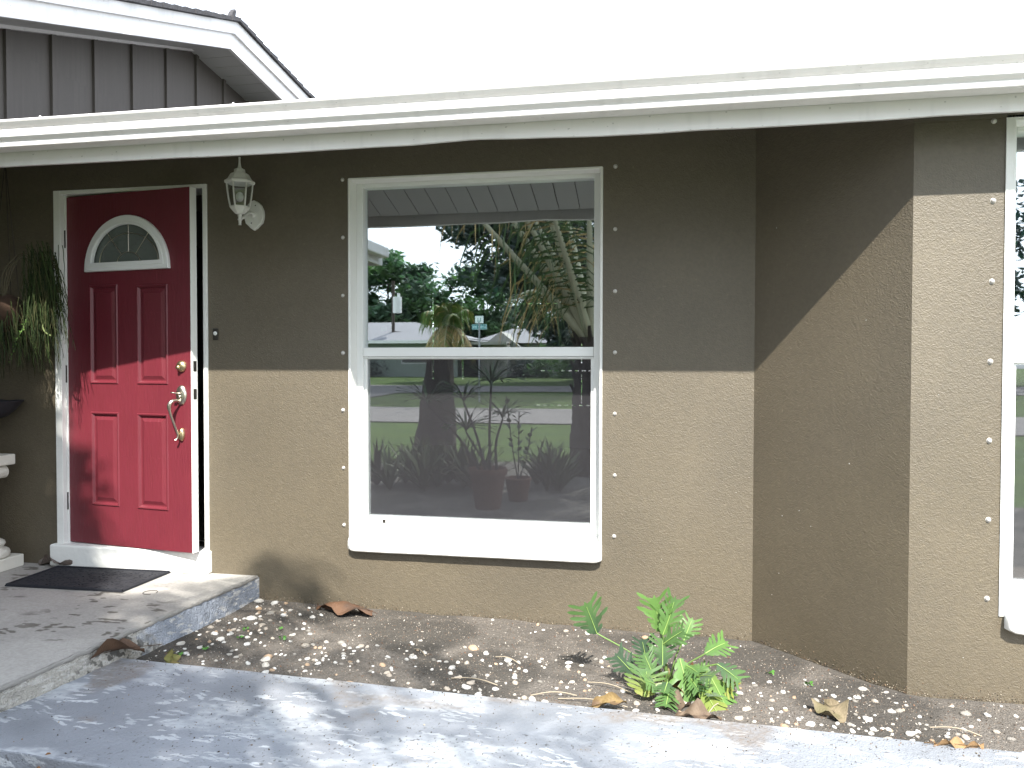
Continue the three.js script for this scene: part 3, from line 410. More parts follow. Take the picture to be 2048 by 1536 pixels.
// ---------------------------------------------------------------- door mat, pedestal, hanging plants
{
  const rubber = mat({ name: 'black rubber', color: lin(0.012, 0.013, 0.018), roughness: 0.92 });
  const m = thing('door_mat', 'black rubber door mat with a pattern of small holes on the porch', 'door mat', [0, 0.1655, 0]);
  const P = [[-2.603, 0.068], [-1.908, 0.048], [-1.915, 0.43], [-2.588, 0.448]], at = (u, v) => { const a = [lerp(P[0][0], P[1][0], u), lerp(P[0][1], P[1][1], u)], b = [lerp(P[3][0], P[2][0], u), lerp(P[3][1], P[2][1], u)]; return [lerp(a[0], b[0], v), -lerp(a[1], b[1], v)]; };
  const r = rng(8), holes = [], lumps = [];
  for (let i = 0; i < 26; i++) for (let j = 0; j < 11; j++) { if (r() < 0.24) continue; const u = (i + 0.5 + 0.5 * (r() - 0.5)) / 26 * 0.92 + 0.04, v = (j + 0.5 + 0.5 * (r() - 0.5)) / 11 * 0.88 + 0.06, c = at(u, v), a = r() * 3, l = 0.004 + 0.008 * r(), w = 0.004 + 0.0025 * r(); if (r() < 0.55) { const h = []; for (let k = 0; k < 8; k++) { const t = -k / 8 * 2 * Math.PI, x = l * Math.cos(t), y = w * Math.sin(t); h.push([c[0] + x * Math.cos(a) - y * Math.sin(a), c[1] + x * Math.sin(a) + y * Math.cos(a)]); } holes.push(h); } else lumps.push(new THREE.SphereGeometry(1, 8, 5).scale(0.006 + l * 1.4, 0.0035, 0.004 + w).rotateY(a).translate(c[0], 0.0068, -c[1])); }
  put('sheet', metres(extrude(holed([at(0, 1), at(1, 1), at(1, 0), at(0, 0)], holes), 0.006, 0).rotateX(-Math.PI / 2).translate(0, 0.001, 0)), rubber, m);
  const rim = (a, b) => tube([V(a[0], 0.009, -a[1]), V(b[0], 0.009, -b[1])], 0.006, 6); const c4 = [at(0.008, 0.985), at(0.992, 0.985), at(0.992, 0.015), at(0.008, 0.015)];
  put('rim', c4.map((p, i) => rim(p, c4[(i + 1) % 4])), rubber, m); put('nubs', lumps, rubber, m);

  const plaster = mat({ name: 'aged white plaster', color: lin(0.62, 0.6, 0.53), bumpMap: whiteBump, bumpScale: 0.004, roughness: 0.8 });
  const p = thing('plant_pedestal', 'white plaster column pedestal with a scrolled capital left of the door', 'pedestal', [-2.975, 0.165, 0.20]);
  put('plinth', box(-0.142, 0.142, 0, 0.068, -0.142, 0.142, 0.006), plaster, p);
  put('base', lathe([[0.12, 0.066], [0.133, 0.074], [0.137, 0.09], [0.132, 0.106], [0.12, 0.114], [0.108, 0.118], [0.102, 0.126], [0.108, 0.134], [0.114, 0.144], [0.11, 0.156], [0.098, 0.164], [0.088, 0.17]], 32), plaster, p);
  const sh = new THREE.CylinderGeometry(0.072, 0.084, 0.40, 48, 1, true).translate(0, 0.365, 0), q = sh.attributes.position; for (let i = 0; i < q.count; i++) { const a = Math.atan2(q.getZ(i), q.getX(i)), k = 1 - 0.05 * Math.abs(Math.cos(a * 8)); q.setX(i, q.getX(i) * k); q.setZ(i, q.getZ(i) * k); } sh.computeVertexNormals(); put('shaft', sh, plaster, p);
  put('abacus', box(-0.118, 0.118, 0.583, 0.643, -0.118, 0.118, 0.008), plaster, p);
  for (const x of [-0.072, 0.072]) { const s = []; for (let i = 0; i < 40; i++) { const t = i / 39 * 4.2 * Math.PI, rr = 0.034 * (1 - i / 52); s.push(V(x + Math.sign(x) * rr * Math.cos(t) , 0.545 + rr * Math.sin(t), 0.085)); } put('volute', [tube(s, 0.0065, 6, 90), lathe([[0.0001, 0.085], [0.036, 0.08], [0.036, -0.08], [0.0001, -0.085]], 20).rotateX(Math.PI / 2).translate(x, 0.545, 0)], plaster, p); }
  put('echinus', lathe([[0.072, 0.5], [0.086, 0.51], [0.09, 0.53], [0.09, 0.585]], 28), plaster, p);
  const tray = thing('plant_tray', 'dark plastic plant bowl on the pedestal left of the door', 'plant bowl', [-2.975, 0.808, 0.20]);
  put('bowl', lathe([[0.0001, 0.0], [0.075, 0.0], [0.075, 0.012], [0.03, 0.03], [0.026, 0.16], [0.05, 0.19], [0.13, 0.215], [0.17, 0.25], [0.21, 0.30], [0.214, 0.305], [0.204, 0.303], [0.16, 0.262], [0.1, 0.235], [0.0001, 0.23]], 36), mat({ color: lin(0.012, 0.013, 0.018), roughness: 0.6 }), tray);
  put('dry_stems', [0, 1, 2].map((k) => tube([V(0.02 * k, 0.23, 0.02), V(0.1, 0.33 + 0.05 * k, 0.05), V(0.19 - 0.02 * k, 0.31 + 0.06 * k, 0.08)], 0.0028, 5)), mat({ color: lin(0.25, 0.17, 0.12), roughness: 0.9 }), tray);
}
{ // trailing cactus in a coir basket under the eave
  const r = rng(41), h = thing('hanging_plant', 'trailing mistletoe cactus in a brown coir basket hanging beside the door', 'hanging plant', [-2.71, 1.55, 0.25]);
  const coir = mat({ name: 'coir', color: lin(0.045, 0.025, 0.015), bumpMap: barkMap, bumpScale: 0.02, roughness: 1 });
  const bg = new THREE.SphereGeometry(0.092, 28, 18).scale(1, 1.05, 1), bp = bg.attributes.position; for (let i = 0; i < bp.count; i++) { const k = 1 + 0.3 * (fbm(NA, bp.getX(i) * 30 + 9, bp.getY(i) * 30 + bp.getZ(i) * 22, 999, 3) - 0.5); bp.setXYZ(i, bp.getX(i) * k, bp.getY(i) * k, bp.getZ(i) * k); } bg.computeVertexNormals();
  put('basket', metres(bg).translate(-0.03, 0.045, 0), coir, h);
  const fib = []; for (let i = 0; i < 120; i++) { const a = r() * 6.28, b = -r() * 1.3, P = V(Math.cos(a) * Math.cos(b), Math.sin(b), Math.sin(a) * Math.cos(b)), Q = P.clone().multiplyScalar(0.09).add(V(-0.03, 0.045, 0)); fib.push(tube([Q, Q.clone().addScaledVector(P, 0.02).add(V(0.03 * (r() - 0.5), 0.03 * (r() - 0.5), 0.03 * (r() - 0.5)))], 0.0009, 3)); }
  tag(put('fibres', fib, coir, h), null, null, null, 'stuff');
  put('hanger_wire', [0, 2.1, 4.2].map((a) => tube([V(-0.03 + 0.08 * Math.cos(a), 0.1, 0.08 * Math.sin(a)), V(-0.03, 0.86, 0)], 0.002, 5)), darkM, h);
  const stems = [], greens = [[0.02, 0.034, 0.01], [0.03, 0.048, 0.013], [0.012, 0.022, 0.008], [0.045, 0.045, 0.018]];
  const twig = (x, y, z, dx, dz, len, rad, depth) => {
    const pts = [V(x, y, z)]; let vx = dx, vz = dz, vy = depth ? -0.4 : 0.35; const n = 7;
    for (let i = 0; i < n; i++) { const s = len / n; vy = lerp(vy, -1, 0.28); vx = vx * 0.84 + 0.18 * (r() - 0.5); vz = vz * 0.84 + 0.18 * (r() - 0.5); const p = pts[i]; pts.push(V(p.x + vx * s, p.y + vy * s, p.z + vz * s)); if (depth < 2 && i > 1 && r() < 0.5) twig(p.x, p.y, p.z, vx + 0.9 * (r() - 0.5), vz + 0.9 * (r() - 0.5), 0.05 + 0.07 * r(), rad * 0.75, 2); }
    const c = greens[Math.floor(r() * 4)], k = 0.7 + 0.6 * r(); stems.push(tint(tube(pts, rad, 4, n * 2, (t) => 1 - 0.55 * t), c[0] * k, c[1] * k, c[2] * k));
  };
  for (let i = 0; i < 400; i++) { const a = r() * 6.28, rr = 0.02 + 0.12 * r(), right = r() < 0.62; const len = right ? 0.3 + 0.22 * r() : 0.2 + 0.22 * r(); twig(right ? 0.12 + 0.14 * r() : -0.05 + rr * Math.cos(a), right ? 0.42 - 0.26 * r() : 0.12 - 0.14 * r(), right ? 0.16 * (r() - 0.5) : rr * Math.sin(a), right ? 0.25 * r() : Math.cos(a) * 0.6, right ? 0.3 * (r() - 0.5) : Math.sin(a) * 0.6, len, 0.0017 + 0.001 * r(), 1); }
  for (let i = 0; i < 46; i++) twig(-0.03 + 0.2 * (r() - 0.5), 0.02 - 0.05 * r(), 0.13, 0.2 * (r() - 0.5), 0.2, 0.2 + 0.14 * r(), 0.003, 1);
  put('stem', stems, new THREE.MeshPhysicalMaterial({ vertexColors: true, roughness: 0.8, specularIntensity: 0.4 }), h).name = 'stems';
  for (let i = 0; i < 4; i++) put('woody_stem', tube([V(-0.04, 0.10, 0.02), V(0.0 + 0.04 * i, 0.26 + 0.03 * i, 0.05), V(0.10 + 0.03 * i, 0.36 - 0.03 * i, 0.03), V(0.2, 0.3 - 0.05 * i, 0.02)], 0.0042, 6), mat({ color: lin(0.08, 0.068, 0.04), roughness: 0.9 }), h);
  // flat zigzag shoot
  const C = [V(0.135, 0.005, 0.05), V(0.12, -0.05, 0.06), V(0.09, -0.11, 0.07), V(0.07, -0.17, 0.07), V(0.05, -0.235, 0.075)], cv = new THREE.CatmullRomCurve3(C), s = []; const N = 11;
  const edge = (side) => { const o = []; for (let i = 0; i <= N; i++) for (const [f, w] of [[0, 0.006], [0.35, 0.008], [0.62, 0.025], [0.72, 0.024], [0.8, 0.008]]) { const t = clamp((i + f) / (N + 1)), p = cv.getPointAt(t), tg = cv.getTangentAt(t), sh = ((i + (side > 0 ? 0 : 1)) % 2 === 0 ? w : 0.006) * (1 - 0.6 * t); o.push(V(p.x + side * sh * -tg.y, p.y + side * sh * tg.x + 0.004 * (w > 0.02), p.z + 0.003 * side)); } return o; };
  put('flat_stem', strip(edge(-1), edge(1)), new THREE.MeshPhysicalMaterial({ color: lin(0.13, 0.27, 0.035), roughness: 0.9, side: THREE.DoubleSide, transmission: 0.3, thickness: 0 }), h, 'bright green flat zigzag shoot');
  put('shoot', tube([V(0.215, 0.02, 0.03), V(0.225, -0.03, 0.04), V(0.25, -0.065, 0.05), V(0.285, -0.085, 0.05)], 0.0045, 6), mat({ color: lin(0.1, 0.13, 0.04), roughness: 0.7 }), h);
}
// ---------------------------------------------------------------- pebbles, crumbs, leaves on the planting bed
{
  const r = rng(19), shapes = [];
  for (let v = 0; v < 6; v++) { const g = new THREE.SphereGeometry(1, 7, 5), p = g.attributes.position; for (let i = 0; i < p.count; i++) { const x = p.getX(i), y = p.getY(i), z = p.getZ(i), k = 1 + 0.55 * (NA(x * 1.4 + 10 + v * 7, y * 1.4 + z * 1.9 + 10, 999) - 0.5); p.setXYZ(i, x * k * (1.15 + 0.12 * v % 0.4), y * k * 0.62, z * k * (0.82 + 0.05 * v)); } g.computeVertexNormals(); shapes.push(g); }
  const tones = [[0.6, 0.58, 0.54], [0.52, 0.49, 0.44], [0.42, 0.37, 0.31], [0.42, 0.3, 0.2], [0.28, 0.26, 0.23], [0.66, 0.65, 0.62]].map(([a, b, c]) => mat({ name: 'pebble', color: lin(a, b, c), roughness: 0.7, bumpMap: whiteBump, bumpScale: 0.003 }));
  const spots = [], pick = () => { const t = r(); return t < 0.26 ? 0 : t < 0.42 ? 5 : t < 0.62 ? 1 : t < 0.78 ? 2 : t < 0.88 ? 3 : 4; };
  const want = (x, z) => { const f = z / pathFar(x); let d = 0.12; if (x > 1.15) d = 0.75 * sstep(0.35, 0.9, f); else if (x > -0.9) d = 0.5 * sstep(0.32, 0.6, f) + 0.35 * sstep(0.25, 0.05, f) * sstep(-0.2, 0.5, x); if (x < -0.9) d = 0.42 * sstep(-0.85, -1.3, x) + 0.2; return d; };
  const ok = (x, z) => x > edgeX(z) + 0.03 && z < pathFar(x) - 0.01 && z > (x < 1.17 ? 0.025 : x < 1.7 ? (x - 1.18) * 1.17 + 0.05 : 0.64);
  for (let t = 0; t < 9000 && spots.length < 640; t++) { const x = -1.42 + 4.2 * r(), z = 1.2 * r(); if (ok(x, z) && r() < want(x, z)) spots.push([x, z, Math.exp(-4.86 + 0.85 * (r() + r() + r() - 1.5)), pick(), Math.floor(r() * 6), r() * 6.28]); }
  spots.sort((a, b) => b[2] / (4 - b[1]) - a[2] / (4 - a[1]));
  const rest = [], M = new THREE.Matrix4(), Q = new THREE.Quaternion();
  spots.forEach(([x, z, s, c, v, a], i) => { if (i < 285) { const m = put('pebble', shapes[v], tones[c], bed); m.position.set(x, bedY(x, z) + s * 0.08, z); m.scale.setScalar(s); m.rotation.set(0.3 * Math.sin(a * 5), a, 0.3 * Math.cos(a * 3)); } else { const g = shapes[v].clone().applyMatrix4(M.compose(V(x, bedY(x, z) + s * 0.12, z), Q.setFromEuler(new THREE.Euler(0.3, a, 0.2)), V(s, s, s))), k = tones[c].color; rest.push(tint(g, k.r, k.g, k.b)); } });
  tag(put('small_pebbles', rest, mat({ vertexColors: true, roughness: 0.8 }), bed), null, null, null, 'stuff');
  // soil crumbs, bits of bark and shell
  const n = 15000, im = new THREE.InstancedMesh(new THREE.IcosahedronGeometry(1, 0), mat({ name: 'crumb', color: lin(1, 1, 1), roughness: 1 }), n); im.name = 'soil_crumbs'; im.castShadow = im.receiveShadow = true; im.userData.kind = 'stuff';
  const col = new THREE.Color(); let k = 0;
  while (k < n) { const x = -1.42 + 4.2 * r(), z = 1.2 * r(); if (!ok(x, z)) continue; const s = Math.exp(-6.35 + 0.75 * (r() + r() - 1)), long = r() < 0.25 ? 2.6 : 1; M.compose(V(x, bedY(x, z) + s * 0.2, z), Q.setFromEuler(new THREE.Euler(r() * 3, r() * 6, r() * 3)), V(s * long, s * 0.7, s)); im.setMatrixAt(k, M); const w = r(); if (w < 0.5) col.setRGB(0.085, 0.07, 0.055); else if (w < 0.78) col.setRGB(0.2, 0.165, 0.13); else if (w < 0.9) col.setRGB(0.42, 0.38, 0.33); else col.setRGB(0.14, 0.075, 0.045); col.multiplyScalar(0.7 + 0.6 * r()); im.setColorAt(k, col); k++; }
  bed.add(im);
  const tw = mat({ name: 'dry twig', color: lin(0.32, 0.27, 0.2), roughness: 0.95 });
  for (const [x, z, a, l] of [[0.02, 0.9, 0.2, 0.2], [0.35, 0.98, -0.3, 0.18], [0.5, 1.02, 0.1, 0.26], [0.55, 0.84, 0.5, 0.2], [-0.3, 0.6, 0.9, 0.12], [0.1, 0.62, 0.6, 0.14], [0.95, 0.95, 2, 0.14], [1.75, 0.98, 0.3, 0.16]]) { const P = (t, b) => V(x + Math.cos(a) * t * l, bedY(x, z) + 0.006 + b, z + Math.sin(a) * t * l * 0.7); put('twig', tube([P(-0.5, 0), P(-0.1, 0.012), P(0.2, 0.01), P(0.5, -0.002)], 0.0022, 5), tw, bed); }
  // tiny weeds
  const weed = [], wr = rng(4); for (const [x, z] of [[-1.2, 0.5], [-1.16, 0.62], [-1.24, 0.78], [-1.05, 0.45], [-1.3, 0.86], [1.2, 0.5], [1.34, 0.6], [-0.98, 0.56]]) for (let i = 0; i < 9; i++) { const a = wr() * 6.28, R = 0.007 + 0.01 * wr(); weed.push(tint(new THREE.CircleGeometry(0.0065, 6).rotateX(-1.2 + 0.6 * wr()).rotateY(a).translate(x + R * Math.cos(a), bedY(x, z) + 0.008 + 0.008 * wr(), z + R * Math.sin(a)), 0.07, 0.2, 0.03)); }
  // grit splashed on the foot of the walls and lying on the path
  const grit = (name, parent, n, seed, place) => { const q = rng(seed), g = new THREE.InstancedMesh(new THREE.IcosahedronGeometry(1, 0), mat({ name: 'grit', color: lin(1, 1, 1), roughness: 1 }), n); g.name = name; g.userData.kind = 'stuff'; for (let i = 0; i < n; i++) { const [x, y, z, s] = place(q); M.compose(V(x, y, z), Q.setFromEuler(new THREE.Euler(q() * 3, q() * 6, q() * 3)), V(s * (1 + q()), s * 0.6, s)); g.setMatrixAt(i, M); const w = q(); w < 0.5 ? col.setRGB(0.06, 0.05, 0.04) : w < 0.8 ? col.setRGB(0.16, 0.11, 0.07) : col.setRGB(0.3, 0.26, 0.2); g.setColorAt(i, col.multiplyScalar(0.7 + 0.6 * q())); } parent.add(g); };
  grit('wall_splash', bed, 2600, 61, (q) => { const t = q(), h = 0.09 * q() * q() * q() + 0.004; if (t < 0.58) { const x = lerp(-1.41, 1.18, t / 0.58); return [x, bedY(x, 0) + h, 0.001, 0.0009 + 0.0014 * q()]; } if (t < 0.74) { const k = (t - 0.58) / 0.16, x = lerp(1.18, 1.7, k); return [x - 0.001, bedY(x, ZR * k) + h, ZR * k + 0.001, 0.0009 + 0.0014 * q()]; } const x = lerp(1.7, 2.8, (t - 0.74) / 0.26); return [x, bedY(x, ZR) + h, ZR + 0.001, 0.0009 + 0.0014 * q()]; });
  grit('path_grit', bed, 1500, 62, (q) => { const x = lerp(-1.4, 2.6, q()), k = q(); return [x, 0.0812, lerp(pathFar(x) + 0.01, pathNear(x) - 0.02, k * k), 0.0008 + 0.0026 * q() * q()]; });
  tag(put('weeds', weed, plainLeafM(1, 1, 1), bed), null, null, null, 'stuff');
}
// a leaf blade along +x from the origin; outline(t) gives half width, curl rolls it up
function blade(len, half, opt = {}) {
  const n = 14, m = 6, pos = [], uv = [], col = [], ix = [], r = rng(opt.seed ?? 1), ph = r() * 6, c0 = opt.c0 ?? [1, 1, 1], c1 = opt.c1 ?? c0;
  for (let i = 0; i <= n; i++) for (let j = -m / 2; j <= m / 2; j++) {
    const t = i / n, s = j / (m / 2), w = half * Math.pow(Math.sin(Math.PI * Math.pow(t, opt.p ?? 0.8)), opt.q ?? 0.75) * (1 + (opt.ragged ?? 0) * (NB(t * 14 + ph, s * 3 + 5, 99) - 0.5));
    const up = (opt.curl ?? 0.3) * w * s * s + (opt.bow ?? 0.1) * len * Math.sin(Math.PI * t) + (opt.wave ?? 0.02) * Math.sin(t * 11 + ph + s * 1.5) * Math.abs(s) + (opt.hook ?? 0) * len * t * t;
    pos.push(t * len, up, s * w * (opt.roll ? Math.cos(opt.roll * s * s * 0.6) : 1)); uv.push(t * len, s * w);
    const k = (0.82 + 0.36 * NA(t * 9 + ph, s * 4 + 9, 99)) * (j === 0 ? 1.12 : 1), e = clamp(sstep(0.35, 0.8, NC(t * 5 + ph, s * 2 + 3, 99))); col.push(...[0, 1, 2].map((q) => lerp(c0[q], c1[q], e) * k));
  }
  for (let i = 0; i < n; i++) for (let j = 0; j < m; j++) { const a = i * (m + 1) + j; ix.push(a, a + 1, a + m + 1, a + 1, a + m + 2, a + m + 1); }
  const g = new THREE.BufferGeometry(); g.setAttribute('position', new THREE.Float32BufferAttribute(pos, 3)); g.setAttribute('uv', new THREE.Float32BufferAttribute(uv, 2)); g.setAttribute('color', new THREE.Float32BufferAttribute(col, 3)); g.setIndex(ix); g.computeVertexNormals(); return g;
}
{
  const dryM = mat({ name: 'dead leaf', vertexColors: true, roughness: 0.75, side: THREE.DoubleSide, bumpMap: fineBump, bumpScale: 0.004 });
  const fallen = (label, pos, turn, tilt, len, half, o) => { o = { ...o, c0: o.c0.map((v) => v * 0.55), c1: (o.c1 ?? o.c0).map((v) => v * 0.5) }; const t = thing('fallen_leaf', label, 'leaf', pos, turn); t.rotation.set(tilt[0], turn, tilt[1], 'YXZ'); const b = put('blade', blade(len, half, o), dryM, t); put('midrib', tint(tube([V(-(o.stalk ?? 0.03), 0.002, 0), V(len * 0.3, (o.bow ?? 0.1) * len * 0.81 + (o.hook ?? 0) * len * 0.09 + 0.001, 0), V(len * 0.7, (o.bow ?? 0.1) * len * 0.81 + (o.hook ?? 0) * len * 0.49 + 0.001, 0)], 0.0016, 5), ...o.c0.map((v) => v * 0.8)), dryM, t); return t; };
  fallen('large curled brown leaf in the corner of step and path', [-1.40, 0.105, 0.965], 4.05, [0.25, -0.06], 0.3, 0.062, { c0: [0.2, 0.11, 0.062], c1: [0.13, 0.07, 0.04], curl: 0.5, bow: 0.12, wave: 0.022, ragged: 0.25, seed: 3, stalk: 0.07 });
  fallen('small yellow-green leaf standing at the far edge of the path near the step', [-1.27, 0.062, 0.99], 2.3, [1.0, 0.35], 0.085, 0.034, { c0: [0.28, 0.27, 0.07], c1: [0.3, 0.22, 0.08], curl: 0.25, seed: 5 });
  fallen('crumpled brown leaf against the foot of the wall left of the window', [-0.70, 0.045, 0.14], 3.0, [0.2, 0.0], 0.33, 0.06, { c0: [0.2, 0.1, 0.05], c1: [0.12, 0.07, 0.045], curl: -0.6, bow: 0.12, wave: 0.024, ragged: 0.35, seed: 8 });
  fallen('tan leaf with a green edge lying on the pebbles right of the green plant', [1.35, 0.045, 0.83], -1.45, [0.1, 0.05], 0.17, 0.062, { c0: [0.33, 0.26, 0.16], c1: [0.2, 0.17, 0.08], curl: 0.25, bow: 0.1, seed: 11, ragged: 0.15 });
  fallen('grey-brown wavy leaf on the porch beside the pedestal', [-2.52, 0.172, 0.035], 3.1, [0.15, 0], 0.25, 0.06, { c0: [0.24, 0.2, 0.17], c1: [0.16, 0.09, 0.06], curl: 0.45, wave: 0.024, bow: 0.05, ragged: 0.25, seed: 14 });
  fallen('thin orange leaf on the far edge of the path at the right', [1.62, 0.084, 1.17], 0.02, [0, 0], 0.15, 0.011, { c0: [0.42, 0.25, 0.11], curl: 0.2, bow: 0.03, seed: 17 });
  fallen('tan dead leaf under the front of the green plant', [0.74, 0.05, 0.97], 0.15, [0.3, 0], 0.12, 0.034, { c0: [0.2, 0.14, 0.09], c1: [0.13, 0.085, 0.055], curl: 0.5, wave: 0.02, ragged: 0.3, seed: 21 });
  fallen('wide tan dead leaf at the path edge below the green plant', [0.80, 0.06, 1.085], 0.05, [0.3, 0.02], 0.16, 0.035, { c0: [0.22, 0.155, 0.1], c1: [0.14, 0.09, 0.06], curl: 0.6, wave: 0.02, ragged: 0.3, seed: 22 });
  fallen('yellow and brown leaf stub leaning on the path edge left of the green plant', [0.50, 0.058, 1.055], 0.2, [0.4, 0.2], 0.13, 0.026, { c0: [0.3, 0.2, 0.07], c1: [0.2, 0.12, 0.07], curl: 0.8, wave: 0.01, seed: 24 });
  fallen('rust-brown crumpled leaf at the base of the green plant', [0.80, 0.05, 0.80], -0.4, [0.5, 0.1], 0.13, 0.06, { c0: [0.28, 0.12, 0.04], c1: [0.16, 0.07, 0.03], curl: 0.9, wave: 0.03, ragged: 0.4, seed: 27 });
  fallen('orange-brown leaf in front of the path near the step', [-1.19, 0.035, 1.80], 0.5, [0.5, -0.2], 0.1, 0.028, { c0: [0.4, 0.2, 0.08], curl: 0.9, seed: 30 });
  const st = thing('flat_stone', 'flat grey stone before the path beside the step', 'stone', [-1.42, 0.0, 1.88]); const sg = new THREE.SphereGeometry(1, 24, 14).scale(0.17, 0.045, 0.09), p = sg.attributes.position; for (let i = 0; i < p.count; i++) { const k = 1 + 0.12 * (fbm(NA, p.getX(i) * 20 + 9, p.getZ(i) * 20 + 9, 999, 3) - 0.5); p.setXYZ(i, p.getX(i) * k, p.getY(i) * k, p.getZ(i) * k); } sg.computeVertexNormals(); put('stone', metres(sg), porchM, st);
}
// ---------------------------------------------------------------- split-leaf plant
{
  const plant = thing('split_leaf_plant', 'young green split-leaf philodendron growing in the pebbled soil before the recess', 'plant', [0.775, 0.02, 0.74]);
  // lobed outline triangulated, bent: along +y from the base, width x
  const lobed = (L, Wd, seed, c0, c1, droop) => {
    const r = rng(seed), side = (s) => { const o = []; const n = 6; for (let i = 0; i < n; i++) { const t = i / (n - 0.4), y = 0.06 + 0.86 * t, w = Wd * Math.pow(Math.sin(Math.PI * (0.16 + 0.72 * (1 - t * 0.9))), 0.8) * (0.8 + 0.4 * r()), up = 0.10 + 0.2 * t + 0.05 * r(), hw = 0.056 + 0.016 * r(); const T = (f, g) => [s * w * f, L * (y + up * f * 1.15 + g)]; o.push([s * Wd * (0.16 + 0.1 * r()), L * (y - 0.045)], T(0.45, -hw), T(0.75, -hw * 1.15), T(0.93, -hw * 0.75), T(1.02, 0.01), T(0.9, hw * 0.8), T(0.66, hw), T(0.4, hw * 0.7)); } return o; };
    const right = side(1), left = side(-1).reverse(), pts = [[0.004, -0.01 * L], ...right, [Wd * 0.1, L * 0.98], [0, L * 1.08], [-Wd * 0.1, L * 0.98], ...left, [-0.004, -0.01 * L]];
    const g = new THREE.ShapeGeometry(poly(pts)); const p = g.attributes.position, col = new Float32Array(p.count * 3), b = r() * 6;
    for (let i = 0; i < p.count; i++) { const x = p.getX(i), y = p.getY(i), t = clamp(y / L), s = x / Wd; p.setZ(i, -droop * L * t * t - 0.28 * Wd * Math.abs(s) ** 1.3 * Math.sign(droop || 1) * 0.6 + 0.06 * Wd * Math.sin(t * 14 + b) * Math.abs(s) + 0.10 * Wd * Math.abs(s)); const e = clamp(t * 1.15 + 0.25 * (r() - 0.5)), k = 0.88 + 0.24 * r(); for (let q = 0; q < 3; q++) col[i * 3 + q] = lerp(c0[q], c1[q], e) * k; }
    g.setAttribute('color', new THREE.BufferAttribute(col, 3)); g.computeVertexNormals(); return g;
  };
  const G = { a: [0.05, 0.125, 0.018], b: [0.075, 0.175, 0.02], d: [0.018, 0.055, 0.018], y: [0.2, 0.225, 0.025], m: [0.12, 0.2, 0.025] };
  const lm = new THREE.MeshPhysicalMaterial({ name: 'glossy leaf', vertexColors: true, roughness: 0.85, clearcoat: 0.35, clearcoatRoughness: 0.35, side: THREE.DoubleSide, transmission: 0.3, thickness: 0 }), sm = mat({ name: 'leaf stalk', color: lin(0.12, 0.2, 0.05), roughness: 0.6 }), vm = mat({ name: 'leaf rib', color: lin(0.26, 0.38, 0.1), roughness: 0.6 });
  // base point, tip point (metres from the root), half width, which way the blade faces, colours, droop
  const leaves = [
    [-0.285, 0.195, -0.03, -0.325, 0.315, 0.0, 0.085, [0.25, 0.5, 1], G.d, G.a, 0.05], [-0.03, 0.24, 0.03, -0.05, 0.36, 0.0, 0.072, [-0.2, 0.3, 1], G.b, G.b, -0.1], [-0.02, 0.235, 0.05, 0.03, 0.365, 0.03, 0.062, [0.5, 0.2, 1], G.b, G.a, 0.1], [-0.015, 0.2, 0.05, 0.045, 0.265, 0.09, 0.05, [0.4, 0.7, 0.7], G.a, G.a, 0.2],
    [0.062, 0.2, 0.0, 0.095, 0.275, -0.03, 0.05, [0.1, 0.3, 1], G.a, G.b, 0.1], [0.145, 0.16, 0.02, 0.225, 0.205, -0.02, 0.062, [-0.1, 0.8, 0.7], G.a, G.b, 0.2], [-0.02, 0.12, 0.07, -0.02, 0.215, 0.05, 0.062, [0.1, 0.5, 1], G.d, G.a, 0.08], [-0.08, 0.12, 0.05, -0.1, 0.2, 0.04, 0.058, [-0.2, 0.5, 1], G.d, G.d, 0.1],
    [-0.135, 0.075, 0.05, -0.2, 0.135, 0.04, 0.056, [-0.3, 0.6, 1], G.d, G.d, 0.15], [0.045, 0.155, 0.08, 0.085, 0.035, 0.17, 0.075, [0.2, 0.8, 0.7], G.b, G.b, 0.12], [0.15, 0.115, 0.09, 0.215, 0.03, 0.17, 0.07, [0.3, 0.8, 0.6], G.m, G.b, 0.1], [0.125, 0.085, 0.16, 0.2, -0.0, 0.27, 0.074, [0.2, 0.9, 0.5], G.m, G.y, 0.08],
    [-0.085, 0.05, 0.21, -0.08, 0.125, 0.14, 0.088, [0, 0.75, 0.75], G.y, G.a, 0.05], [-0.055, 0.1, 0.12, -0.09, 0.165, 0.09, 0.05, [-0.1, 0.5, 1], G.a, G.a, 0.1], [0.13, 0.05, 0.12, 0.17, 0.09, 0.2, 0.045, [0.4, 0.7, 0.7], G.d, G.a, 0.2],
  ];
  { const q = rng(90); for (let i = 0; i < 11; i++) { const a = lerp(-0.6, 2.2, q()), d = 0.06 + 0.11 * q(), y = 0.03 + 0.12 * q(), bx = 0.03 + d * Math.cos(a), bz = 0.05 + d * 0.9 * Math.sin(a), l = 0.06 + 0.045 * q(); leaves.push([bx, y, bz, bx + l * Math.cos(a) * 0.8, y + l * (q() - 0.35), bz + l * Math.sin(a) * 0.6 + 0.02, 0.036 + 0.016 * q(), [Math.cos(a) * 0.4, 0.8, 0.8], [G.a, G.b, G.d, G.m][i % 4], [G.b, G.a, G.a, G.y][i % 4], 0.15]); } }
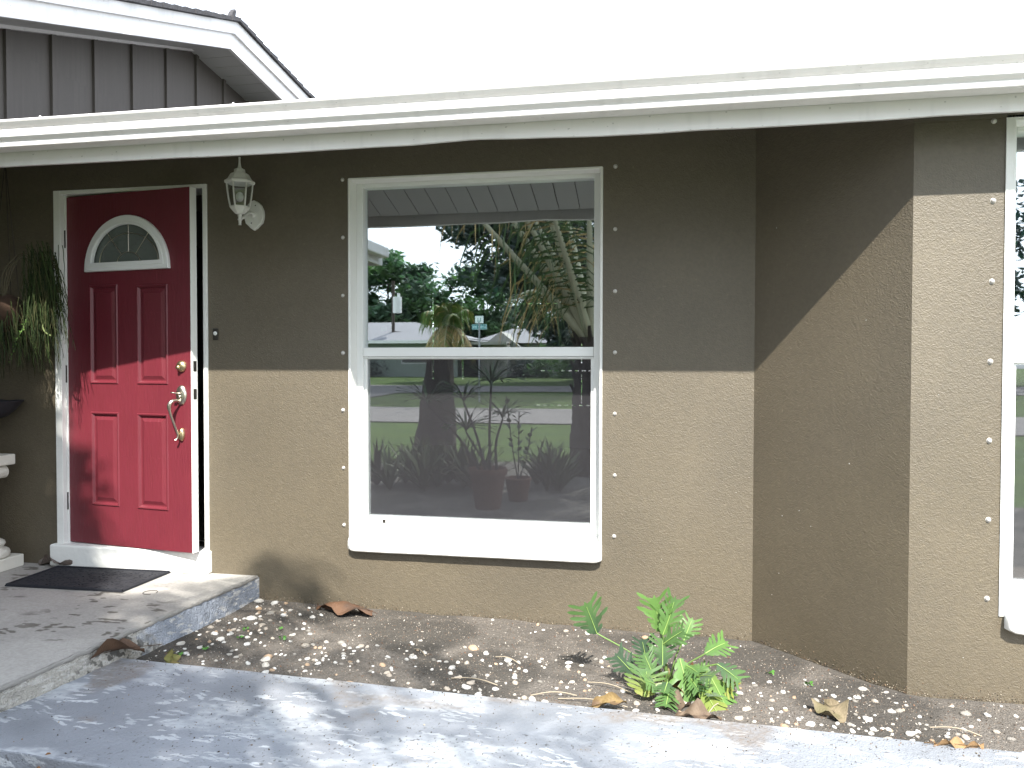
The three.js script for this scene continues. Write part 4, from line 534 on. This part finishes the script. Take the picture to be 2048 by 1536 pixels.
  leaves.forEach(([bx, by, bz, tx, ty, tz, hw, f, c0, c1, dr], i) => {
    const B = V(bx, by, bz), T = V(tx, ty, tz), y = T.clone().sub(B), L = y.length(); y.normalize(); const z = V(...f).normalize(), x = y.clone().cross(z).normalize(); z.copy(x).cross(y);
    const M = new THREE.Matrix4().makeBasis(x, y, z).setPosition(B);
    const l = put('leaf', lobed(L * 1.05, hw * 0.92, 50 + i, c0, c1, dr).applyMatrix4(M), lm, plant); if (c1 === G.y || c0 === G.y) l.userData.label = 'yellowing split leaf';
    put('midrib', tube([V(0, 0, 0.002), V(0, L * 0.5, -dr * L * 0.25 + 0.0024), V(0, L * 0.95, -dr * L * 0.9 + 0.002)].map((v) => v.applyMatrix4(M)), 0.0018, 5, 8, (t) => 1 - 0.6 * t), vm, l);
    put('stalk', tube([V(0.01 * Math.sin(i * 2), 0.01, 0.012 * Math.cos(i * 3)), V(bx * 0.45, by * 0.55 + 0.012, bz * 0.4), B], 0.0032, 6, 10), sm, plant);
  });
  put('crown', [0, 1, 2, 3, 4].map((k) => tube([V(0.015 * Math.sin(k * 2.4), -0.02, 0.015 * Math.cos(k * 2.4)), V(0.03 * Math.sin(k * 2.4 + 0.4), 0.04, 0.03 * Math.cos(k * 2.4 + 0.4)), V(0.05 * Math.sin(k * 2.4 + 0.8), 0.085, 0.045 * Math.cos(k * 2.4 + 0.8))], 0.008, 7, 8, (t) => 1 - 0.6 * t)), mat({ color: lin(0.16, 0.13, 0.06), roughness: 0.9 }), plant, 'brown stem base');
}

// ---------------------------------------------------------------- front garden (behind the camera, seen in the windows; its palm shades the porch)
function leafCloud(list, n, size, seed, cols, flat = 0.5) { // list of [x, y, z, rx, ry, rz]; leaf-sized faces in clumps
  const r = rng(seed), P = new Float32Array(n * 18), C = new Float32Array(n * 18), clumps = [];
  for (const e of list) for (let i = 0; i < 34; i++) { const a = r() * 6.283, b = Math.acos(2 * r() - 1), q = 0.55 + 0.5 * Math.pow(r(), 0.5); clumps.push([e[0] + e[3] * q * Math.sin(b) * Math.cos(a), e[1] + e[4] * q * Math.cos(b), e[2] + e[5] * q * Math.sin(b) * Math.sin(a), 0.16 * (e[3] + e[5]) * (0.6 + 0.8 * r()), 0.7 + 0.6 * r(), Math.floor(r() * cols.length)]); }
  const a = V(), u = V(), w = V(), N = V();
  for (let i = 0; i < n; i++) {
    const c = clumps[Math.floor(r() * clumps.length)], g = () => r() + r() + r() - 1.5;
    a.set(c[0] + c[3] * g(), c[1] + c[3] * 0.75 * g(), c[2] + c[3] * g()); N.set(g(), flat + 0.6 * r(), g()).normalize(); u.set(g(), g() * 0.5 - 0.3, g()).cross(N).normalize(); w.copy(N).cross(u);
    const s = size * (0.6 + 0.8 * r()), h = s * 0.42, k = c[4] * (0.8 + 0.4 * r()), col = cols[c[5]];
    const p0 = a.clone().addScaledVector(u, -s), p1 = a.clone().addScaledVector(w, h).addScaledVector(N, -0.1 * s), p2 = a.clone().addScaledVector(u, s), p3 = a.clone().addScaledVector(w, -h).addScaledVector(N, -0.1 * s);
    [p0, p1, p2, p0, p2, p3].forEach((p, j) => { P.set([p.x, p.y, p.z], i * 18 + j * 3); C.set([col[0] * k, col[1] * k, col[2] * k], i * 18 + j * 3); });
  }
  const o = new THREE.BufferGeometry(); o.setAttribute('position', new THREE.BufferAttribute(P, 3)); o.setAttribute('color', new THREE.BufferAttribute(C, 3)); o.computeVertexNormals(); return o;
}
const crownM = new THREE.MeshPhysicalMaterial({ name: 'tree leaves', vertexColors: true, roughness: 0.95, side: THREE.DoubleSide, transmission: 0.45, thickness: 0 });
function tree(label, x, z, trunkH, trunkR, blobs, n, size, seed, cols) {
  const y = ground(x, z) - 0.05, t = thing('tree', label, 'tree', [x, y, z]), r = rng(seed + 100), limbs = [tube([V(0, 0, 0), V(0.15 * trunkR * 4, trunkH * 0.5, 0.1), V(-0.1, trunkH, 0)], trunkR, 9, 10, (q) => 1.15 - 0.5 * q)];
  for (const b of blobs) limbs.push(tube([V(0, trunkH * 0.7, 0), V(b[0] * 0.4, lerp(trunkH, b[1], 0.5), b[2] * 0.4), V(b[0] * 0.9, b[1] + b[4] * 0.2, b[2] * 0.9)], trunkR * 0.45, 6, 8, (q) => 1 - 0.7 * q));
  put('trunk', limbs, barkM, t); put('crown', leafCloud(blobs, n, size, seed, cols), crownM, t); return t;
}
const leafletMat = new THREE.MeshPhysicalMaterial({ name: 'palm leaflet', vertexColors: true, roughness: 0.8, side: THREE.DoubleSide, transmission: 0.25, thickness: 0 });
const rachisM = mat({ name: 'palm leaf stalk', color: lin(0.38, 0.37, 0.25), roughness: 0.55 });
function frond(parent, P0, az, el, L, droop, seed, o = {}) {
  const r = rng(seed), h = V(Math.cos(az), 0, Math.sin(az)), at = (t) => P0.clone().addScaledVector(h, L * t * Math.cos(el) * (1 - 0.12 * t * t)).add(V(0, L * (t * Math.sin(el) - droop * t * t), 0));
  const pts = []; for (let i = 0; i <= 12; i++) pts.push(at(i / 12));
  const f = put('frond', tube(pts, o.r ?? 0.032, 6, 24, (t) => 1.15 - 0.95 * t), rachisM, parent), side = h.clone().cross(V(0, 1, 0)).normalize(), pos = [], col = [], n = o.n ?? 58;
  for (let i = 0; i < n; i++) for (const s of [-1, 1]) {
    const t = lerp(o.from ?? 0.2, 1, (i + 0.5 * r()) / n), p = at(t), tg = at(Math.min(1, t + 0.01)).sub(at(t - 0.01)).normalize(), nrm = side.clone().cross(tg);
    const len = (o.leaf ?? 0.62) * (0.55 + 0.6 * Math.sin(Math.PI * Math.min(1, 0.15 + t * 0.85))) * (0.8 + 0.4 * r()), d = side.clone().multiplyScalar(s * (0.8 + 0.3 * r())).addScaledVector(tg, 0.55).addScaledVector(nrm, 0.25 * (r() - 0.3)).normalize();
    const wv = tg.clone().multiplyScalar(o.w ?? 0.017), a = p.clone(), hang = (o.hang ?? 0.55) * (0.5 + r()), b = p.clone().addScaledVector(d, len * 0.5).add(V(0, -0.22 * hang * len, 0)), c = b.clone().addScaledVector(d, len * 0.34).add(V(0, -0.55 * hang * len, 0)), e = c.clone().addScaledVector(d, len * 0.12).add(V(0, -0.4 * hang * len, 0));
    const q = [[a, 0.7], [b, 1], [c, 0.7], [e, 0.06]], dry = r() < (o.dry ?? 0.1), k = 0.7 + 0.6 * r(), cl = dry ? [0.4 * k, 0.29 * k, 0.12 * k] : (o.col ?? [0.055, 0.105, 0.03]).map((v) => v * k);
    for (let j = 0; j < 3; j++) { const [m, w0] = q[j], [m2, w1] = q[j + 1], A = m.clone().addScaledVector(wv, w0), B = m.clone().addScaledVector(wv, -w0), Cc = m2.clone().addScaledVector(wv, w1), D = m2.clone().addScaledVector(wv, -w1); for (const v of [A, B, Cc, B, D, Cc]) { pos.push(v.x, v.y, v.z); col.push(...cl); } }
  }
  const g = new THREE.BufferGeometry(); g.setAttribute('position', new THREE.Float32BufferAttribute(pos, 3)); g.setAttribute('color', new THREE.Float32BufferAttribute(col, 3)); g.computeVertexNormals(); put('leaflets', g, leafletMat, f); return f;
}
{
  const palm = thing('palm', 'big arching date palm on a short thick trunk in the front garden', 'palm tree', [-0.12, -0.08, 5.55]);
  const tr = new THREE.CylinderGeometry(0.17, 0.27, 1.75, 26, 30).translate(0, 0.87, 0), p = tr.attributes.position; for (let i = 0; i < p.count; i++) { const a = Math.atan2(p.getZ(i), p.getX(i)), y = p.getY(i), k = 1 + 0.07 * Math.sin(a * 8 + Math.floor(y * 9) * 1.7) + 0.06 * ((y * 9) % 1); p.setX(i, p.getX(i) * k); p.setZ(i, p.getZ(i) * k); } tr.computeVertexNormals(); put('trunk', metres(tr), barkM, palm);
  const boots = []; for (let i = 0; i < 40; i++) { const a = i * 2.4, y = 0.9 + 0.022 * i; boots.push(tube([V(0.15 * Math.cos(a), y, 0.15 * Math.sin(a)), V(0.26 * Math.cos(a), y + 0.18, 0.26 * Math.sin(a))], 0.032, 6, 2, (t) => 1 - 0.4 * t)); } put('leaf_bases', boots, barkM, palm);
  const H = V(0, 1.66, 0);
  [[3.72, 0.80, 3.6, 0.10], [3.45, 1.02, 3.6, 0.14], [4.15, 1.12, 3.3, 0.2], [4.75, 1.26, 2.9, 0.24], [3.0, 1.2, 3.3, 0.3], [2.2, 0.7, 3.1, 0.4], [0.35, 0.95, 2.6, 0.4], [5.7, 1.2, 2.7, 0.32], [1.6, 0.6, 3.0, 0.42], [0.95, 0.6, 2.8, 0.42], [3.62, 1.25, 3.4, 0.2], [3.95, 1.0, 2.9, 0.16], [2.0, 1.15, 3.2, 0.3], [5.2, 1.36, 3.3, 0.22], [4.4, 0.95, 2.7, 0.14]].forEach(([az, el, L, d], i) => frond(palm, H, az, el, L, d, 200 + i, { dry: i < 6 ? 0.5 : 0.2, r: 0.058, n: 26, w: 0.012, hang: 1.0, leaf: 0.5 }));
}
{ // a tall curved palm whose crown dapples the porch and the path
  const palm = thing('tall_palm', 'tall curving palm whose crown stands over the front path', 'palm tree', [0.7, -0.08, 7.4]), T = V(-1.1, 6.5, 0.35);
  put('trunk', tube([V(0, 0, 0), V(0.1, 2, 0.1), V(-0.25, 4.4, -0.1), T], 0.15, 14, 40, (t) => 1.2 - 0.45 * t), barkM, palm);
  for (let i = 0; i < 17; i++) { const az = i * 2.4, toHouse = Math.max(0, -Math.sin(az)), right = Math.max(0, Math.cos(az)); frond(palm, T, az, 0.15 + 0.9 * ((i * 5) % 11) / 11, 2.5 - 1.0 * toHouse * (az % 6.283 > 4.4 || az % 6.283 < 3.3 ? 1 : 0), 0.34, 600 + i, { dry: 0.1, hang: 0.8, leaf: 0.66, w: 0.015 }); }
  [[3.75, 0.1, 3.3], [4.0, 0.25, 3.5], [4.25, 0.1, 3.2], [3.5, 0.3, 3.2], [3.9, -0.1, 3.0], [4.1, 0.45, 3.4]].forEach(([az, el, L], i) => frond(palm, T, az, el, L, 0.16, 640 + i, { hang: 0.8, leaf: 0.75, w: 0.022, n: 70 }));
  [[4.22, -0.12, 3.9], [4.3, 0.1, 3.9], [4.38, -0.02, 3.9], [4.44, -0.2, 3.6], [4.33, -0.22, 3.8], [4.26, 0.2, 4.0]].forEach(([az, el, L], i) => frond(palm, T, az, el, L, 0.08, 670 + i, { hang: 0.8, leaf: 0.72, w: 0.026, n: 72, from: 0.35 }));
  [[0.1, 0.3, 3.3], [6.0, 0.2, 3.2], [0.55, 0.1, 3.0], [5.75, 0.35, 2.8]].forEach(([az, el, L], i) => frond(palm, T, az, el, L, 0.2, 690 + i, { hang: 0.6, leaf: 0.6, w: 0.018, n: 26 }));
  [[4.93, -0.08, 3.3], [4.75, -0.16, 2.7]].forEach(([az, el, L], i) => frond(palm, T, az, el, L, 0.1, 660 + i, { hang: 0.7, leaf: 0.6, w: 0.02, n: 50 }));
}
{
  const stump = thing('palm_stump', 'dark flaring palm stump on the lawn beside the potted plants', 'stump', [-2.3, -0.08, 6.1]);
  const g = new THREE.CylinderGeometry(0.17, 0.3, 1.5, 22, 24).translate(0, 0.75, 0), p = g.attributes.position; for (let i = 0; i < p.count; i++) { const a = Math.atan2(p.getZ(i), p.getX(i)), y = p.getY(i), k = 1 + 0.08 * Math.sin(a * 7 + y * 9) + 0.12 * Math.exp(-y * 3); p.setX(i, p.getX(i) * k + 0.05 * y); p.setZ(i, p.getZ(i) * k); } g.computeVertexNormals(); put('trunk', metres(g), barkM, stump);
  // potted plants
  const terra = mat({ name: 'terracotta', color: lin(0.15, 0.07, 0.045), roughness: 0.85, bumpMap: fineBump, bumpScale: 0.004 });
  const strap = (P, az, el, L, w, bow, c) => { const g = blade(L, w, { c0: c, bow, curl: 0.25, p: 0.6, q: 0.7, wave: 0.004, seed: Math.round(az * 100) }); g.rotateZ(el).rotateY(-az).translate(P.x, P.y, P.z); return g; };
  const pot = thing('terracotta_pot', 'tapered terracotta pot with spiky dracaenas before the window', 'potted plant', [-0.86, -0.05, 3.02]);
  put('pot', lathe([[0.0001, 0.0], [0.115, 0.0], [0.165, 0.34], [0.183, 0.342], [0.185, 0.40], [0.168, 0.402], [0.155, 0.35], [0.0001, 0.345]], 34), terra, pot);
  const green = plainLeafM(0.9, 0.9, 0.9), rosette = (P, n, L, seed, up = 0.5) => { const r = rng(seed), s = []; for (let i = 0; i < n; i++) { const a = i * 2.4 + r(); s.push(strap(P.clone().add(V(0, 0.002 * i, 0)), a, up * (1.5 - 2.4 * (i / n)) + 0.3 * (r() - 0.5) + 0.15, L * (0.7 + 0.5 * r()), 0.010, 0.08, [0.03 + 0.02 * r(), 0.065 + 0.03 * r(), 0.022])); } return join(s); };
  [[-0.62, 0.98, 0.1, 0.3], [-0.30, 1.0, 0.25, 0.33], [0.03, 1.17, 0.0, 0.34], [-0.3, 0.7, 0.35, 0.36], [0.1, 0.85, 0.2, 0.24]].forEach(([x, y, z, L], i) => { put('stem', tube([V(0.03 * i - 0.05, 0.33, 0.02 * i), V(x * 0.5, lerp(0.33, y, 0.55), z * 0.6), V(x, y, z)], 0.014, 7, 10, (t) => 1 - 0.3 * t), barkM, pot); put('leaf_rosette', rosette(V(x, y, z), 30, L, 300 + i), green, pot); });
  const leafy = thing('leafy_pot_plant', 'thin upright pot plant with paired oval leaves', 'potted plant', [-0.66, -0.05, 3.5]);
  put('pot', lathe([[0.0001, 0], [0.09, 0], [0.125, 0.22], [0.135, 0.225], [0.135, 0.25], [0.115, 0.25], [0.11, 0.2], [0.0001, 0.2]], 24), terra, leafy);
  for (let s = 0; s < 3; s++) { const top = V(0.12 * (s - 1), 1.06 - 0.16 * s, 0.05 * s), lv = []; put('stem', tube([V(0, 0.2, 0), top.clone().multiplyScalar(0.6), top], 0.006, 5), barkM, leafy); for (let i = 0; i < 9; i++) lv.push(strap(top.clone().multiplyScalar(0.45 + 0.06 * i), i * 2.2 + s, 0.5, 0.1, 0.024, 0.1, [0.05, 0.09, 0.03])); put('leaves', lv, green, leafy); }
  const brom = thing('bromeliads', 'dense clump of sword-leaved bromeliads round the pots', 'plant', [-0.95, -0.05, 3.75], 0); const cl = [], r = rng(66); for (let k = 0; k < 30; k++) { const x = -1.5 + 2.2 * r(), z = 0.1 + 0.7 * r(), c = [0.04 + 0.05 * r(), 0.055 + 0.04 * r(), 0.022]; for (let i = 0; i < 20; i++) cl.push(strap(V(x, 0.02, z), i * 2.4 + r(), 0.5 + 0.9 * r(), 0.34 + 0.26 * r(), 0.022, 0.06, c)); } put('leaves', cl, green, brom);
  const sago = thing('sago', 'low sago with stiff feathery fronds at the foot of the palm', 'cycad', [0.35, -0.05, 6.4]); put('trunk', lathe([[0.0001, 0.3], [0.1, 0.28], [0.13, 0.1], [0.14, 0]], 14), barkM, sago); for (let i = 0; i < 16; i++) frond(sago, V(0, 0.28, 0), i * 2.4, 0.35 + 0.5 * ((i * 7) % 5) / 5, 0.95, 0.35, 400 + i, { r: 0.009, leaf: 0.16, n: 26, w: 0.009, hang: 0.2, dry: 0.05, from: 0.15, col: [0.04, 0.09, 0.03] });
}
// ---------------------------------------------------------------- across the street
{
  const mint = mat({ name: 'pale green stucco', color: lin(0.3, 0.35, 0.31), roughness: 0.85 }), roofM = mat({ name: 'white tile roof', color: lin(0.27, 0.265, 0.28), bumpMap: fineBump, bumpScale: 0.03, roughness: 0.85 }), cream = mat({ name: 'cream stucco', color: lin(0.34, 0.33, 0.3), roughness: 0.85 });
  const hip = (x0, x1, z0, z1, y, h, inset) => { const a = [V(x0, y, z0), V(x1, y, z0), V(x1, y, z1), V(x0, y, z1)], zc = (z0 + z1) / 2, r0 = V(x0 + inset, y + h, zc), r1 = V(x1 - inset, y + h, zc), pos = [], T = (...v) => v.forEach((q) => pos.push(q.x, q.y, q.z)); T(a[1], a[0], r0); T(a[1], r0, r1); T(a[2], a[1], r1); T(a[3], a[2], r1); T(a[3], r1, r0); T(a[0], a[3], r0); const g = new THREE.BufferGeometry(); g.setAttribute('position', new THREE.Float32BufferAttribute(pos, 3)); g.computeVertexNormals(); return metres(g); };
  const h = thing('bungalow', 'pale green bungalow with a white hipped roof across the street', 'house', [0, 0.6, 46]);
  put('wall', box(-29, -12.6, -0.3, 2.45, 0, 9), mint, h); put('roof', hip(-30, -11.6, -0.9, 10, 2.4, 1.5, 5.4), roofM, h); put('fascia', box(-30, -11.6, 2.2, 2.4, -0.92, -0.85), whiteM, h);
  for (const x of [-26, -21.6, -16.5]) { const w = put('window', box(x, x + 2.2, 0.85, 1.95, -0.03, 0.05), aluM, h); put('pane', box(x + 0.08, x + 2.12, 0.93, 1.87, -0.05, -0.031), new THREE.MeshStandardMaterial({ color: lin(0.03, 0.035, 0.04), roughness: 0.1 }), w); }
  put('awning', extrude(poly([[0, 2.05], [-0.95, 1.5], [-0.95, 1.46], [0, 2.0]]), 2.6).rotateY(-Math.PI / 2).translate(-19.2, 0, 0), aluM, h);
  put('carport', [box(-12.6, -9.2, 2.1, 2.3, -0.5, 8), box(-9.4, -9.2, -0.3, 2.2, -0.3, 8), box(-12.6, -9.3, -0.3, 2.2, 6, 6.1)], cream, h);
  const h2 = thing('cottage', 'small cream gabled cottage behind the street sign', 'house', [0, 0.62, 47]);
  put('wall', metres(extrude(poly([[-11.2, -0.3], [-8.6, -0.3], [-8.6, 2.0], [-9.9, 3.0], [-11.2, 2.0]]), 6)), cream, h2); put('roof', hip(-12.4, -5.6, 0.6, 9, 2.25, 1.15, 2.4), roofM, h2); put('side_wall', box(-8.6, -6, -0.3, 2.25, 1.2, 8), mint, h2);
  const far = thing('low_house', 'long pale grey house behind the lawn to the right', 'house', [0, 0.62, 50]); put('wall', box(-5.6, 16, -0.3, 2.3, 0, 8), mat({ color: lin(0.36, 0.38, 0.4), roughness: 0.9 }), far); put('roof', hip(-6.4, 17, -0.8, 9, 2.25, 1.5, 4.5), roofM, far); for (const x of [-3.5, 1.5, 6]) { const w = put('window', box(x, x + 1.8, 0.8, 1.9, -0.03, 0.04), aluM, far); put('pane', box(x + 0.07, x + 1.73, 0.87, 1.83, -0.05, -0.031), darkM, w); }
  // street name sign (two plates on a post)
  const sg = thing('street_sign', 'street name sign with a white and a teal plate on a thin post', 'street sign', [-5.2, ground(-5.2, 21) - 0.05, 21]);
  put('post', tube([V(0, 0, 0), V(0, 2.62, 0)], 0.03, 8), mat({ color: lin(0.3, 0.31, 0.32), metalness: 0.6, roughness: 0.5 }), sg);
  const plate = (w, hh, bg, fg, text) => { const c = document.createElement('canvas'); c.width = 256; c.height = Math.round(256 * hh / w); const x = c.getContext('2d'); x.fillStyle = bg; x.fillRect(0, 0, c.width, c.height); x.strokeStyle = fg; x.lineWidth = 5; x.strokeRect(5, 5, c.width - 10, c.height - 10); x.fillStyle = fg; x.font = 'bold ' + Math.round(c.height * 0.66) + 'px sans-serif'; x.textAlign = 'center'; x.textBaseline = 'middle'; x.fillText(text, c.width / 2, c.height / 2 + 3, c.width * 0.86); const t = new THREE.CanvasTexture(c); t.colorSpace = THREE.SRGBColorSpace; return mat({ map: t, roughness: 0.4 }); };
  const face = (w, hh, y, m, name, turn) => { const g = grp(name, sg, [0, y, 0]); g.rotation.y = turn; put('plate', box(-w / 2, w / 2, -hh / 2, hh / 2, -0.004, 0.004), mat({ color: lin(0.5, 0.5, 0.5), roughness: 0.5 }), g); put('lettering', new THREE.PlaneGeometry(w, hh).rotateY(Math.PI).translate(0, 0, -0.0065), m, g); };
  face(0.30, 0.25, 2.72, plate(0.30, 0.25, '#dfe9e4', '#0d7a68', 'LJ'), 'top_plate', 0.1); face(0.52, 0.17, 2.48, plate(0.52, 0.17, '#07767c', '#d8efe9', 'EVK T DR'), 'name_plate', 0.1);
  // utility pole with a transformer box
  const up = thing('utility_pole', 'wooden utility pole with a white transformer box before the trees', 'utility pole', [-17.6, 0.5, 47.5]);
  put('pole', tube([V(0, -1, 0), V(0, 6.7, 0)], 0.11, 10, 1), barkM, up); put('transformer', [new THREE.CylinderGeometry(0.3, 0.3, 1.1, 20).translate(0.4, 5.0, -0.3), new THREE.CylinderGeometry(0.1, 0.12, 0.3, 8).translate(0.5, 5.65, -0.3)], whiteM, up); put('wire', [tube([V(0, 3.2, 0), V(12, 2.2, 0), V(26, 2.8, 0)], 0.025, 4, 16), tube([V(0, 6.5, 0), V(-8, 6.0, 1), V(-30, 6.8, 2)], 0.02, 4, 16)], darkM, up);
  // queen palm before the bungalow
  const q = thing('queen_palm', 'yellow-green drooping palm in front of the white-roofed bungalow', 'palm tree', [-10.7, ground(-10.7, 37) - 0.05, 37]);
  put('trunk', tube([V(0, 0, 0), V(0.06, 1.5, 0), V(0, 3.0, 0)], 0.14, 10, 8), barkM, q); for (let i = 0; i < 22; i++) frond(q, V(0, 3.0, 0), i * 2.4, i < 9 ? 0.15 : 0.7 + 0.07 * (i - 9), i < 9 ? 1.6 : 2.5, i < 9 ? 1.1 : 0.5, 500 + i, { r: 0.03, leaf: 0.62, n: 30, w: 0.03, hang: 1.0, dry: i < 9 ? 0.75 : 0.1, from: 0.12, col: [0.10, 0.17, 0.03] });
  const A = [[0.065, 0.17, 0.05], [0.1, 0.22, 0.055], [0.055, 0.13, 0.055]], D = [[0.013, 0.038, 0.028], [0.018, 0.05, 0.033], [0.011, 0.034, 0.028]];
  tree('tall bright green tree over the left half of the bungalow roof', -22.5, 60, 4, 0.35, [[0, 7.2, 0, 4.4, 3.4, 3], [-3.6, 5, 0, 3.4, 3, 3], [3.2, 4.6, 0, 3.2, 2.8, 3]], 17000, 0.36, 1, A);
  tree('green tree with an open crown between the bungalow palm and the dark oak', -14.5, 62, 3.5, 0.3, [[0, 6.6, 0, 3.2, 3.0, 3], [2.6, 3.8, 0, 2.8, 2.0, 2.5], [-2, 3.6, 0, 2.6, 2.4, 2.6]], 12000, 0.32, 2, A);
  tree('broad green tree at the far left behind the bungalow', -32, 58, 3.5, 0.35, [[0, 5.4, 0, 4.6, 3.6, 3.5], [4, 4, 0, 3, 2.6, 3]], 12000, 0.36, 3, A);
  tree('huge dark oak with a ragged overhanging crown beyond the grass strip', -2.2, 36, 4, 0.5, [[-4.4, 8.2, 0, 3.6, 3.2, 3.4], [0, 7.6, 0, 5, 4.6, 4], [3.6, 6.4, 1, 4.6, 4.4, 4], [-1.5, 4.6, 1, 3, 2.4, 3], [-1, 12, 0, 6, 4, 5]], 52000, 0.24, 4, D);
  tree('dark oak further right with a low crown', 8, 38, 4, 0.45, [[0, 7, 0, 6, 5.5, 5], [-4, 4.2, 0, 3.4, 3, 3.4], [5, 6, 0, 5, 5, 4]], 22000, 0.26, 5, D);
  const bush = (label, x, z, rx, ry, n, s, seed, c) => { const b = thing('bush', label, 'bush', [x, ground(x, z) - 0.05, z]); put('foliage', leafCloud([[0, ry * 0.9, 0, rx, ry, rx * 0.8]], n, s, seed, c), crownM, b); };
  bush('bright green bush right of the street sign', -5.4, 44, 1.7, 1.1, 2200, 0.12, 6, [[0.09, 0.2, 0.04], [0.07, 0.16, 0.04]]); bush('dark shaded bush under the dark oak', -1.5, 40, 2.6, 1.25, 2600, 0.15, 7, D); bush('dark hedge bush before the left end of the bungalow', -21, 45, 3.2, 0.55, 2200, 0.14, 8, D); bush('round dark bush before the cottage wall', -7.6, 45.6, 1.1, 0.6, 1200, 0.12, 9, D);
  // the back of the house plot, glimpsed through gaps
  bush('clipped hedge behind the house', -1.5, -13.5, 6, 2.2, 6200, 0.14, 15, A);
  tree('leafy tree in the back garden behind the house', -6, -16, 3, 0.3, [[0, 4, 0, 4, 3, 3]], 3000, 0.3, 12, A);
}
scene.traverse((o) => { if (o.isMesh) { o.castShadow = true; o.receiveShadow = true; } });
renderer.render(scene, camera);
